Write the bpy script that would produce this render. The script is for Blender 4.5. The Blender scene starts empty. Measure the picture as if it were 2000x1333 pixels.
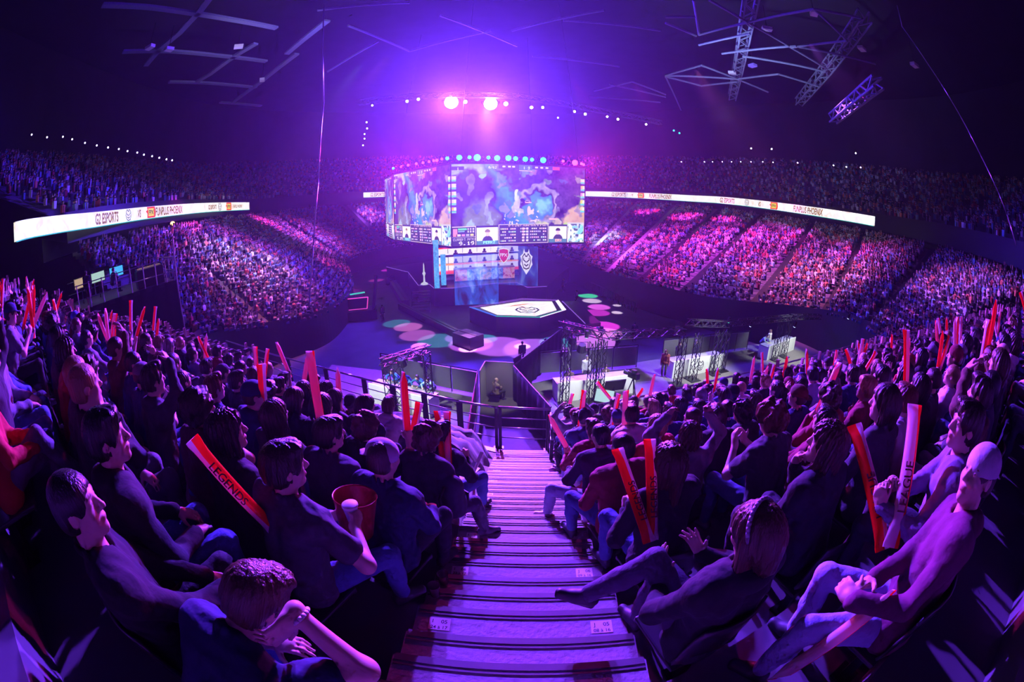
import bpy, math, random
import numpy as np
from mathutils import Vector, Matrix
random.seed(7); RNG = np.random.default_rng(11)
S = bpy.context.scene
COL = S.collection
PI = math.pi
R = math.radians

# ------------------------------------------------------------------ camera
CAMZ = 11.5; PITCH = 19.0; FPX = 15.0/36.0*2000.0
cd = bpy.data.cameras.new('camera'); cam = bpy.data.objects.new('camera', cd); COL.objects.link(cam)
cam.location = (0, 0, CAMZ); cam.rotation_euler = (R(90-PITCH), 0, 0)
cd.type = 'PANO'; cd.sensor_width = 36; cd.clip_start = 0.02; cd.clip_end = 500
tgt = cd.cycles if hasattr(cd, 'cycles') and hasattr(cd.cycles, 'panorama_type') else cd
tgt.panorama_type = 'FISHEYE_EQUISOLID'; tgt.fisheye_lens = 15.0; tgt.fisheye_fov = R(200)
S.camera = cam
vs = S.view_settings
vs.view_transform = 'Standard'; vs.look = 'None'; vs.gamma = 1; vs.exposure = 0.0; vs.use_curve_mapping = False
cy = S.cycles
cy.use_denoising = True; cy.use_adaptive_sampling = True; cy.adaptive_threshold = 0.1; cy.adaptive_min_samples = 12; cy.max_bounces = 4; cy.diffuse_bounces = 1; cy.glossy_bounces = 2
cy.transmission_bounces = 3; cy.transparent_max_bounces = 8; cy.volume_bounces = 0
cy.sample_clamp_indirect = 4.0; cy.use_light_tree = True

# ------------------------------------------------------------------ haze of the hall
W = bpy.data.worlds.new('hall_air'); S.world = W; W.use_nodes = True
wn = W.node_tree.nodes; wl = W.node_tree.links
wn['Background'].inputs[0].default_value = (0.05, 0.03, 0.4, 1); wn['Background'].inputs[1].default_value = 0.0
vol = wn.new('ShaderNodeVolumeScatter')
vol.inputs['Color'].default_value = (0.8, 0.8, 0.95, 1); vol.inputs['Density'].default_value = 0.0007
vol.inputs['Anisotropy'].default_value = 0.66
wl.new(vol.outputs[0], wn['World Output'].inputs['Volume'])

def ray(x, y):
    """direction seen at a photo pixel (fisheye)"""
    dx = x-1000.0; dy = 666.5-y; r = max(math.hypot(dx, dy), 1e-6); th = 2*math.asin(r/2/FPX)
    s = math.sin(th)/r; X, Y, Z = dx*s, dy*s, math.cos(th); a = R(PITCH)
    return Vector((X, Z*math.cos(a)+Y*math.sin(a), Y*math.cos(a)-Z*math.sin(a)))
def atz(x, y, z):
    d = ray(x, y); t = (z-CAMZ)/d.z
    return Vector((d.x*t, d.y*t, z))
def atd(x, y, D):
    d = ray(x, y); t = D/math.hypot(d.x, d.y)
    return Vector((d.x*t, d.y*t, CAMZ+d.z*t))

# ------------------------------------------------------------------ lights
def spot(name, loc, target, power, color, angle, blend=0.4, radius=0.15):
    l = bpy.data.lights.new(name, 'SPOT'); l.energy = power; l.color = color
    l.spot_size = R(angle); l.spot_blend = blend; l.shadow_soft_size = radius
    o = bpy.data.objects.new(name, l); COL.objects.link(o); o.location = loc
    o.rotation_euler = (Vector(target)-Vector(loc)).to_track_quat('-Z', 'Y').to_euler()
    return o
RING_Z = 25.5
BIG = [atz(881, 199, RING_Z), atz(958, 202, RING_Z)]
for p, t in zip(BIG, ((-4.5, 5, 7.5), (4.5, 5, 7.5))):
    spot('key_beam', p, t, 470000, (0.21, 0.042, 1.0), 46, 0.6, 0.5)
spot('aisle_beam', BIG[1]+Vector((-.6, 0, -.3)), (0.25, 6.6, 6.6), 950000, (0.42, 0.12, 1.0), 7.5, 1.0, 0.4)
# magenta front light from the stage rigging, nearly level with the seats
for p, t in (((-14.3, 55.0, 16.4), (-12, 8, 9)), ((-10.5, 50.4, 16.4), (-5, 7, 8)), ((6.2, 50.0, 16.4), (5, 7, 8)), ((8.2, 50.7, 16.4), (13, 8, 9))):
    spot('front_beam', p, t, 34000, (1.0, 0.02, 0.48), 42, 0.7, 0.3)
# added wide blue fill beside the key lamps, tints the haze navy
spot('haze_fill', BIG[0]+Vector((0, 0, .4)), BIG[0]+Vector((2, -30, -12)), 230000, (0.08, 0.012, 1.0), 125, 0.8, 0.6)
spot('haze_fill', BIG[1]+Vector((0, 0, .4)), BIG[1]+Vector((-1, -30, -12)), 230000, (0.08, 0.012, 1.0), 125, 0.8, 0.6)
spot('roof_fill', (16, 30, 19), (26, 40, 29), 16000, (0.42, 0.5, 1.0), 95, 0.8, 0.3)  # added uplight without a fixture, brightens the right roof lattice
spot('roof_fill', (-14, 26, 19), (-22, 34, 30), 9000, (0.5, 0.42, 0.9), 80, 0.8, 0.3)  # same added uplight for the left girders
MAG = (1.0, 0.05, 0.85); PUR = (0.5, 0.12, 1.0); WHT = (0.62, 0.68, 1.0); RED = (1.0, 0.22, 0.35)
# beams that draw discs on the arena floor
GRN = (0.05, 1.0, 0.35); TEAL = (0.08, 0.75, 0.9)
for (x, y, c, an, pw) in (
    (1148, 578, GRN, 5.5, 1.3), (1156, 588, (1, .8, .95), 5, 1.2), (1170, 600, (1, .15, .9), 5.5, 1.5), (1166, 611, MAG, 6, 1.0),
    (1180, 637, MAG, 6.5, 1.6), (1185, 650, (1, .3, .9), 6, 1.5), (1162, 668, (.85, .25, 1), 8, 1.5), (1110, 551, (1, .3, .8), 6, 1.2),
    (1085, 542, GRN, 6, 1.2), (1100, 545, (.6, 1, .8), 4, 1.2), (1140, 566, TEAL, 5, .6), (1060, 532, MAG, 5, 1), (1205, 611, (1, .8, .95), 2.6, 1.4),
    (1205, 597, (1, .8, .95), 2.2, 1.2), (775, 632, TEAL, 6, .35), (797, 639, (1, .25, .8), 6, .8), (815, 655, (.9, .2, .9), 7, .7),
    (857, 665, TEAL, 8, .4), (920, 673, (.7, .15, 1), 8, 1.2), (975, 676, (.62, .15, 1), 10, 1.3), (1045, 682, (.55, .16, 1), 11, 1.3),
    (905, 660, (.6, .15, 1), 7, .8), (820, 676, (1, .2, .9), 3.2, 2.5), (914, 682, (1, .3, .9), 3.2, 5), (1020, 677, (1, .3, .9), 2.8, 4),
    (945, 662, TEAL, 5, .6), (1085, 669, TEAL, 6, .6), (757, 528, MAG, 5, 1.0), (771, 526, MAG, 5, 1.0), (735, 548, (1, .1, .6), 5, .5)):
    t = atz(x, y, 0.0)
    spot('floor_beam', (t.x*0.8, 46+(t.y-46)*0.8, 21.0), t, 75000*pw, c, an*1.3, 0.25, 0.08)

# ------------------------------------------------------------------ mesh helper
class MB:
    def __init__(s): s.v = []; s.f = []; s.m = []; s.c = []
    def _add(s, vs_, fs, mi=0, col=None):
        b = len(s.v); s.v.extend([tuple(p) for p in vs_])
        for f in fs: s.f.append(tuple(b+i for i in f)); s.m.append(mi)
        s.c.extend([col or (1, 1, 1)]*len(vs_)); return s
    def box(s, c, size, rz=0, mi=0, M=None, col=None):
        hx, hy, hz = size[0]/2, size[1]/2, size[2]/2
        P = [Vector((sx*hx, sy*hy, sz*hz)) for sz in (-1, 1) for sy in (-1, 1) for sx in (-1, 1)]
        if M is None: M = Matrix.Rotation(rz, 3, 'Z')
        P = [M @ p + Vector(c) for p in P]
        return s._add(P, [(0, 2, 3, 1), (4, 5, 7, 6), (0, 1, 5, 4), (2, 6, 7, 3), (0, 4, 6, 2), (1, 3, 7, 5)], mi, col)
    def bar(s, p, q, w, h=None, mi=0, col=None):
        p, q = Vector(p), Vector(q); d = q-p; L = d.length
        if L < 1e-6: return s
        h = h or w; M = d.to_track_quat('Z', 'Y').to_matrix()
        return s.box((p+q)/2, (w, h, L), M=M, mi=mi, col=col)
    def tube(s, p, q, r0, r1=None, n=8, mi=0, col=None, caps=True):
        p, q = Vector(p), Vector(q); d = q-p
        if d.length < 1e-6: return s
        r1 = r0 if r1 is None else r1; M = d.to_track_quat('Z', 'Y').to_matrix()
        P = []
        for o, r in ((p, r0), (q, r1)):
            for i in range(n):
                a = 2*PI*i/n; P.append(o + M @ Vector((r*math.cos(a), r*math.sin(a), 0)))
        F = [(i, (i+1) % n, n+(i+1) % n, n+i) for i in range(n)]
        if caps: F += [tuple(range(n-1, -1, -1)), tuple(range(n, 2*n))]
        return s._add(P, F, mi, col)
    def path(s, pts, r, n=6, mi=0):
        for a, b in zip(pts[:-1], pts[1:]): s.tube(a, b, r, r, n, mi)
        return s
    def prism(s, poly, z0, z1, mi=0, top_mi=None):
        n = len(poly); P = [(x, y, z0) for x, y in poly]+[(x, y, z1) for x, y in poly]
        b = len(s.v); s.v.extend(P); s.c.extend([(1, 1, 1)]*(2*n))
        for i in range(n): s.f.append((b+i, b+(i+1) % n, b+n+(i+1) % n, b+n+i)); s.m.append(mi)
        s.f.append(tuple(b+i for i in range(n-1, -1, -1))); s.m.append(mi)
        s.f.append(tuple(b+n+i for i in range(n))); s.m.append(mi if top_mi is None else top_mi)
        return s
    def lathe(s, prof, c=(0, 0, 0), n=16, mi=0, M=None):
        P = []; c = Vector(c); M = M or Matrix.Identity(3)
        for r, z in prof:
            for i in range(n):
                a = 2*PI*i/n; P.append(c + M @ Vector((r*math.cos(a), r*math.sin(a), z)))
        F = []
        for k in range(len(prof)-1):
            for i in range(n): F.append((k*n+i, k*n+(i+1) % n, (k+1)*n+(i+1) % n, (k+1)*n+i))
        return s._add(P, F, mi)
    def ball(s, c, r, n=10, mi=0, M=None):
        r = r if isinstance(r, (tuple, list)) else (r, r, r); k = max(5, n//2+1); P = []
        M = M or Matrix.Identity(3)
        for j in range(k+1):
            t = PI*j/k
            for i in range(n):
                a = 2*PI*i/n
                P.append(Vector(c) + M @ Vector((r[0]*math.sin(t)*math.cos(a), r[1]*math.sin(t)*math.sin(a), -r[2]*math.cos(t))))
        F = [(j*n+i, j*n+(i+1) % n, (j+1)*n+(i+1) % n, (j+1)*n+i) for j in range(k) for i in range(n)]
        return s._add(P, F, mi)
    def quad(s, a, b, c, d, mi=0, col=None): return s._add([a, b, c, d], [(0, 1, 2, 3)], mi, col)
    def build(s, name, mats, parent=None, smooth=False, loc=None):
        me = bpy.data.meshes.new(name); me.from_pydata(s.v, [], s.f)
        mats = mats if isinstance(mats, (list, tuple)) else [mats]
        for m in mats: me.materials.append(m)
        if len(mats) > 1: me.polygons.foreach_set('material_index', s.m)
        if smooth: me.polygons.foreach_set('use_smooth', [True]*len(me.polygons))
        me.validate(); me.update()
        o = bpy.data.objects.new(name, me); COL.objects.link(o)
        if parent is not None: o.parent = parent
        if loc is not None: o.location = loc
        return o
def mesh_np(name, V, F, mats, parent=None, smooth=False, col=None, mi=None, link=True):
    """fast mesh from arrays of quads (or tris); colours per vertex"""
    V = np.asarray(V, np.float32); F = np.asarray(F, np.int32); k = F.shape[1]
    me = bpy.data.meshes.new(name); me.vertices.add(len(V)); me.vertices.foreach_set('co', V.ravel())
    me.loops.add(F.size); me.loops.foreach_set('vertex_index', F.ravel())
    me.polygons.add(len(F)); me.polygons.foreach_set('loop_start', np.arange(0, F.size, k, dtype=np.int32))
    me.polygons.foreach_set('use_smooth', np.full(len(F), smooth, dtype=bool))
    if mi is not None: me.polygons.foreach_set('material_index', np.asarray(mi, np.int32))
    for m in (mats if isinstance(mats, (list, tuple)) else [mats]): me.materials.append(m)
    if col is not None:
        at = me.color_attributes.new('Col', 'FLOAT_COLOR', 'POINT')
        at.data.foreach_set('color', np.concatenate([np.asarray(col, np.float32), np.ones((len(V), 1), np.float32)], 1).ravel())
    me.update(calc_edges=True)
    if not link: return me
    o = bpy.data.objects.new(name, me); COL.objects.link(o)
    if parent is not None: o.parent = parent
    return o
def tag(o, label=None, cat=None, group=None, kind=None):
    if label: o['label'] = label
    if cat: o['category'] = cat
    if group: o['group'] = group
    if kind: o['kind'] = kind
    return o
def empty(name, loc=(0, 0, 0), rz=0, label=None, cat=None, group=None):
    o = bpy.data.objects.new(name, None); COL.objects.link(o); o.location = loc; o.rotation_euler = (0, 0, rz)
    o.empty_display_size = .1
    return tag(o, label, cat, group)
def copy_tree(o, parent=None):
    c = o.copy(); COL.objects.link(c)
    if parent is not None: c.parent = parent
    for ch in o.children: copy_tree(ch, c)
    return c

# ------------------------------------------------------------------ materials
def mat(name, color=(0.5, 0.5, 0.5), rough=0.6, metal=0.0, emit=None, es=1.0, noise=0.0, nscale=8.0, bump=0.0, src=None, spec=0.4, alpha=None):
    """src: 'obj' multiplies by the object's own colour, 'col' by the vertex colours"""
    m = bpy.data.materials.new(name); m.use_nodes = True; nt = m.node_tree; N = nt.nodes; L = nt.links
    b = N['Principled BSDF']; b.inputs['Roughness'].default_value = rough; b.inputs['Metallic'].default_value = metal
    b.inputs['Specular IOR Level'].default_value = spec
    rgb = N.new('ShaderNodeRGB'); rgb.outputs[0].default_value = (*color, 1); out = rgb.outputs[0]
    def mul(a, bb, f=1.0):
        x = N.new('ShaderNodeMix'); x.data_type = 'RGBA'; x.blend_type = 'MULTIPLY'; x.inputs[0].default_value = f
        L.new(a, x.inputs[6]); L.new(bb, x.inputs[7]); return x.outputs[2]
    if src and 'obj' in src:
        oi = N.new('ShaderNodeObjectInfo'); out = mul(out, oi.outputs['Color'])
    if src and 'col' in src:
        vc = N.new('ShaderNodeVertexColor'); vc.layer_name = 'Col'; out = mul(out, vc.outputs[0])
    if noise or bump:
        tc = N.new('ShaderNodeTexCoord'); nz = N.new('ShaderNodeTexNoise'); nz.inputs['Scale'].default_value = nscale
        nz.inputs['Detail'].default_value = 3; L.new(tc.outputs['Object'], nz.inputs['Vector'])
        if noise:
            rp = N.new('ShaderNodeMapRange'); rp.inputs['To Min'].default_value = 1-noise; rp.inputs['To Max'].default_value = 1+noise*.6
            L.new(nz.outputs[0], rp.inputs[0]); out = mul(out, rp.outputs[0])
        if bump:
            bp = N.new('ShaderNodeBump'); bp.inputs['Strength'].default_value = bump; bp.inputs['Distance'].default_value = 0.02
            L.new(nz.outputs[0], bp.inputs['Height']); L.new(bp.outputs[0], b.inputs['Normal'])
    L.new(out, b.inputs['Base Color'])
    if emit == 'col': L.new(out, b.inputs['Emission Color']); b.inputs['Emission Strength'].default_value = es
    elif emit: b.inputs['Emission Color'].default_value = (*emit, 1); b.inputs['Emission Strength'].default_value = es
    if alpha is not None: b.inputs['Alpha'].default_value = alpha
    return m
M = dict(
    black=mat('black_paint', (.012, .012, .014), .5, noise=.3), drape=mat('black_drape', (.014, .013, .02), .9, noise=.4, bump=.4, nscale=3),
    steel=mat('dark_steel', (.05, .05, .055), .35, .8, noise=.3), alu=mat('truss_alu', (.16, .16, .17), .35, .85, noise=.25),
    trussblk=mat('black_truss', (.02, .02, .024), .4, .5), roofsteel=mat('roof_steel', (.2, .23, .3), .6, .1, noise=.3),
    concrete=mat('stand_concrete', (.16, .15, .17), .85, noise=.35, nscale=2, bump=.2), carpet=mat('stair_carpet', (.36, .34, .37), .95, noise=.18, nscale=30, bump=.3),
    nosing=mat('nosing_strip', (.16, .15, .16), .6, .2, noise=.2), floor=mat('arena_floor', (.12, .11, .13), .55, noise=.3, nscale=.6),
    white=mat('white_panel', (.8, .8, .8), .5, noise=.05), marble=mat('marble_print', (.78, .77, .75), .4, noise=.14, nscale=1.6),
    roof=mat('roof_sheet', (.03, .03, .035), .9, noise=.4, nscale=.3), paper=mat('seat_paper', (.85, .84, .82), .8, noise=.06),
    ink=mat('sign_ink', (.06, .05, .07), .8), crowd=mat('crowd_cloth', (1, 1, 1), .85, src='col'),
    seatpl=mat('seat_plastic', (.03, .03, .04), .35, noise=.2), screen=mat('screen_picture', (1, 1, 1), .3, src='col', emit='col', es=1.7),
    red=mat('red_panel', (.7, .03, .03), .4, noise=.1), glassy=mat('grey_acrylic', (.3, .32, .36), .2, alpha=.45))
def glow(name, color, s): return mat(name, (.02, .02, .02), .4, emit=color, es=s)
# ------------------------------------------------------------------ arena shell
def smooth_path(pts, n, closed=False):
    """Catmull-Rom through 3D points, n samples"""
    P = np.array(pts, float); K = len(P); out = []
    seg = K-1; ts = np.linspace(0, seg-1e-6, n)
    for t in ts:
        i = int(t); u = t-i
        p0, p1, p2, p3 = P[max(i-1, 0)], P[i], P[min(i+1, K-1)], P[min(i+2, K-1)]
        out.append(.5*((2*p1)+(-p0+p2)*u+(2*p0-5*p1+4*p2-p3)*u*u+(-p0+3*p1-3*p2+p3)*u**3))
    return np.array(out)
INNER = smooth_path([(-17.5, 17, 5.0), (-20.5, 22, 4), (-18.5, 28, 2.6), (-16, 34, 2.2), (-18.7, 46.7, 2.2), (-27, 66, 2.2), (-25, 83, 2.2), (-12, 92, 2.2),
                     (-1, 86, 2.2), (4.5, 73, 2.2), (9, 57, 2.2), (13.5, 45.5, 2.2), (19, 37, 2.4), (25, 29.5, 3.6), (25.5, 22.5, 4.8), (21, 15, 5.3)], 240)
OUTER = smooth_path([(-31, 17, 12.2), (-32, 24, 12.2), (-34, 31, 12.2), (-36, 38, 12.2), (-41, 52, 12.2), (-45, 70, 12.2), (-38, 92, 12.2), (-16, 110, 12.2),
                     (6, 113, 12.2), (19, 108, 12.2), (30, 97, 12.2), (40, 76, 12.2), (45.5, 60, 12.2), (48, 47, 12.2), (46, 33, 12.2), (38, 9, 12.2)], 240)
def bowl_pt(s, t):
    """s along the bowl 0..1, t from the inner edge 0 to the back 1"""
    x = np.clip(s, 0, 1)*239; i = np.minimum(x.astype(int), 238); u = (x-i)[:, None]
    a = INNER[i]*(1-u)+INNER[i+1]*u; b = OUTER[i]*(1-u)+OUTER[i+1]*u
    return a*(1-t[:, None])+b*t[:, None]
def strip(name, A, B, m, smooth=False):
    n = len(A); V = np.concatenate([A, B]); i = np.arange(n-1)
    return mesh_np(name, V, np.stack([i, i+1, n+i+1, n+i], 1), m, smooth=smooth)

fl = MB().prism([(-60, -12), (65, -12), (65, 130), (-60, 130)], -0.3, 0.0).build('floor', M['floor']); tag(fl, kind='structure')
# lower tier of the bowl: stepped rows
NR = 26
for nm, i0, i1 in (('floor_lower_tier', 0, 240),):
    V = []; n = 240
    for r in range(NR+1):
        t = r/NR; P = INNER*(1-t)+OUTER*t
        if r > 0:
            Q = P.copy(); Q[:, 2] = (INNER*(1-(r-1)/NR)+OUTER*((r-1)/NR))[:, 2]; V.append(Q)
        V.append(P)
    m_ = len(V); V = np.concatenate(V); F = []
    i = np.arange(n-1)
    for k in range(m_-1): F.append(np.stack([k*n+i, k*n+i+1, (k+1)*n+i+1, (k+1)*n+i], 1))
    o = mesh_np(nm, V, np.concatenate(F), M['concrete']); tag(o, kind='structure')
A = INNER.copy(); A[:, 2] = 0
tag(strip('wall_barrier', A, INNER+np.array([0, 0, .9]), M['black']), kind='structure')
# back wall behind the lower tier, under the balcony, and the balcony itself
B2 = OUTER.copy(); B2[:, 2] = 14.6
CEN = np.array([2.0, 50, 0])
def outward(P, d, z):
    v = P-CEN; v[:, 2] = 0; L = np.linalg.norm(v, axis=1)[:, None]; Q = P+v/L*d; Q[:, 2] = z; return Q
back = outward(OUTER, 3.0, 12.2); back2 = outward(OUTER, 3.0, 14.0)
tag(strip('wall_back', back, back2, M['black']), kind='structure')
tag(strip('floor_gangway', OUTER, back, M['concrete']), kind='structure')
up0 = outward(OUTER, 0.4, 14.6); up1 = outward(OUTER, 22, 25.5)
tag(strip('floor_upper_tier', up0, up1, M['concrete']), kind='structure')
tag(strip('floor_balcony_soffit', outward(OUTER, .4, 13.0), back2, M['black']), kind='structure')
tag(strip('wall_balcony_front', outward(OUTER, .4, 13.0), outward(OUTER, .4, 15.3), M['black']), kind='structure')
tag(strip('wall_outer', up1, outward(OUTER, 22, 41), M['roof']), kind='structure')
roofm = MB().prism([(-75, -25), (80, -25), (80, 140), (-75, 140)], 40, 40.4).build('ceiling', M['roof']); tag(roofm, kind='structure')
bw = MB(); bw.box((0, -14, 22), (150, .5, 44)); tag(bw.build('wall_behind', M['roof']), kind='structure')

# aisles that climb through the lower tier
AISLES = [.06, .13, .2, .27, .335, .40, .47, .535, .585, .628, .664, .70, .735, .775, .83, .89, .95]
for s in AISLES:
    t = np.linspace(0.02, 1, 30)
    for_ = []
    P = bowl_pt(np.full(30, s), t); Q = bowl_pt(np.full(30, min(s+.0012, 1)), t); d = Q-P; d[:, 2] = 0
    d /= np.linalg.norm(d, axis=1)[:, None]
    P[:, 2] += .22
    o = strip('stair_aisle', P-d*.55, P+d*.55, M['carpet'] if s in (.664, .70) else M['black'])
    tag(o, kind='structure'); o.name = 'floor_aisle'

# ------------------------------------------------------------------ moving heads that sweep the crowd
# moving heads on the ceiling that sweep the crowd: (pixel, height of what they hit, power, colour, cone)
CROWD_BEAMS = (
    ((1262, 420), 11, 120000, MAG, 9), ((1335, 432), 11, 160000, MAG, 10), ((1420, 440), 10.5, 150000, MAG, 9),
    ((1470, 470), 9.5, 130000, MAG, 9), ((1185, 475), 8, 110000, WHT, 9), ((1245, 500), 7, 110000, PUR, 10),
    ((1300, 540), 5, 120000, MAG, 10), ((1560, 470), 10, 90000, MAG, 10), ((1665, 510), 8, 60000, MAG, 10),
    ((1400, 540), 6, 90000, PUR, 16), ((1100, 440), 9, 90000, PUR, 14), ((1560, 560), 6, 90000, RED, 22),
    ((355, 440), 11.5, 80000, MAG, 10), ((520, 445), 10, 90000, MAG, 11), ((610, 480), 8, 80000, PUR, 14),
    ((660, 530), 5, 60000, MAG, 10), ((520, 570), 4, 60000, RED, 18), ((480, 520), 6, 60000, WHT, 18),
    ((720, 430), 9, 120000, PUR, 12), ((1850, 600), 8, 70000, PUR, 24))
_S, _T = np.meshgrid(np.linspace(.02, .99, 200), np.linspace(.02, .98, 40)); _B = bowl_pt(_S.ravel(), _T.ravel())
def bowl_hit(px, py):
    d = ray(px, py); V = _B-np.array([0, 0, CAMZ]); V /= np.linalg.norm(V, axis=1)[:, None]; return Vector(_B[np.argmax(V @ np.array(d[:]))])
for px, pz, pw, c, an in CROWD_BEAMS:
    t = bowl_hit(*px)+Vector((0, 0, .8)); v = Vector((1.0-t.x, 46-t.y, 0)).normalized(); src = t+v*12+Vector((0, 0, 26.5-t.z))
    spot('crowd_beam', src, t, pw*.9, c, an*2.0, 0.9, 0.2)
for px, pw, c, an in (((1290, 490), 260000, (.75, .06, .95), 52), ((1440, 490), 260000, (.8, .06, .9), 52), ((1600, 530), 160000, (.7, .1, .9), 52), ((1130, 470), 160000, (.5, .1, 1), 44), ((450, 500), 110000, (.7, .1, .9), 50), ((600, 470), 150000, (.6, .08, 1), 46)):
    t = bowl_hit(*px); v = Vector((1.0-t.x, 46-t.y, 0)).normalized(); spot('crowd_fill', t+v*16+Vector((0, 0, 26.5-t.z)), t, pw*.5, c, an, 0.9, 0.3)  # added wide fill that lifts the crowd between the moving heads
# ------------------------------------------------------------------ LED ribbons
def ribbon_path(pts, n=80): return smooth_path([(p.x, p.y, p.z) for p in pts], n)
RIBL = [atd(x, y, D) for x, y, D in ((31, 452.5, 29), (57, 446, 30), (110, 438, 32), (200, 427, 37), (293, 415, 44), (400, 405.5, 55), (487, 402.5, 68))]
RIBC = [atd(x, y, D) for x, y, D in ((711, 381, 98), (735, 380.3, 100), (770, 379, 102))]
RIBR = [atd(x, y, D) for x, y, D in ((1120, 378.5, 99), (1145, 378.5, 97), (1250, 382, 88), (1340, 387, 80), (1410, 391, 74.5), (1510, 402, 66), (1600, 414.5, 59), (1707, 432, 54))]
RH = 1.12
def white_marble_emit(name, s):
    m = bpy.data.materials.new(name); m.use_nodes = True; N = m.node_tree.nodes; L = m.node_tree.links; b = N['Principled BSDF']
    b.inputs['Base Color'].default_value = (.5, .5, .5, 1); b.inputs['Emission Strength'].default_value = s
    tc = N.new('ShaderNodeTexCoord'); nz = N.new('ShaderNodeTexNoise'); nz.inputs['Scale'].default_value = .55; nz.inputs['Detail'].default_value = 6
    nz.inputs['Distortion'].default_value = 1.5; L.new(tc.outputs['Object'], nz.inputs[0])
    cr = N.new('ShaderNodeValToRGB'); e = cr.color_ramp; e.elements[0].position = .42; e.elements[0].color = (1, .98, .9, 1)
    e.elements[1].position = .58; e.elements[1].color = (.95, 1, .98, 1)
    k = e.elements.new(.5); k.color = (.85, .62, .42, 1); k2 = e.elements.new(.47); k2.color = (1, .97, .9, 1); k3 = e.elements.new(.53); k3.color = (1, .98, .94, 1)
    L.new(nz.outputs[0], cr.inputs[0]); L.new(cr.outputs[0], b.inputs['Emission Color']); return m
M['ribbon'] = white_marble_emit('ribbon_led', 1.05)
M['gold'] = glow('gold_letters', (.42, .17, .03), .7); M['navyglow'] = glow('crest_lines', (.03, .05, .12), .4)
M['redglow'] = glow('red_logo', (.9, .05, .015), 1.0); M['yelglow'] = glow('yellow_letters', (1, .7, .08), 1.0)
M['teal_edge'] = glow('teal_edge', (.02, .55, .42), 1.0); M['blackink'] = mat('black_letters', (.02, .015, .02), .6)
_txt = {}
def text_geo(t, shear=0.0, bold=0.0):
    """triangles of a line of text, cap height about .7, origin bottom-left"""
    key = (t, shear, bold)
    if key not in _txt:
        c = bpy.data.curves.new('letters', 'FONT'); c.body = t; c.size = 1; c.shear = shear; c.offset = bold; c.resolution_u = 3
        o = bpy.data.objects.new('letters', c); COL.objects.link(o)
        dg = bpy.context.evaluated_depsgraph_get(); me = bpy.data.meshes.new_from_object(o.evaluated_get(dg))
        V = np.array([v.co[:] for v in me.vertices]) if len(me.vertices) else np.zeros((0, 3))
        F = [tuple(p.vertices) for p in me.polygons]
        COL.objects.unlink(o); bpy.data.objects.remove(o); bpy.data.meshes.remove(me); _txt[key] = (V, F)
    return _txt[key]
def crest_geo(w=1.0):
    """outline strokes of a horned wolf-like crest, unit height, as thin quads (x, y)"""
    L = [((-.42, .3), (-.2, .5)), ((-.2, .5), (-.08, .34)), ((.42, .3), (.2, .5)), ((.2, .5), (.08, .34)), ((-.08, .34), (.08, .34)),
         ((-.42, .3), (-.5, 0)), ((.42, .3), (.5, 0)), ((-.5, 0), (-.3, -.42)), ((.5, 0), (.3, -.42)), ((-.3, -.42), (0, -.5)), ((.3, -.42), (0, -.5)),
         ((-.32, .1), (-.05, -.04)), ((.32, .1), (.05, -.04)), ((-.2, -.2), (0, -.3)), ((.2, -.2), (0, -.3)), ((-.32, .1), (-.3, .2)), ((.32, .1), (.3, .2))]
    V = []; F = []
    for a, b in L:
        a = np.array(a)*w; b = np.array(b)*w; d = (b-a)/np.linalg.norm(b-a)*.04*w; nrm = np.array([-d[1], d[0]])
        k = len(V); V += [a-d+nrm, b+d+nrm, b+d-nrm, a-d-nrm]; F.append((k, k+1, k+2, k+3))
    return np.array([(x, y, 0) for x, y in V]), F
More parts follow.
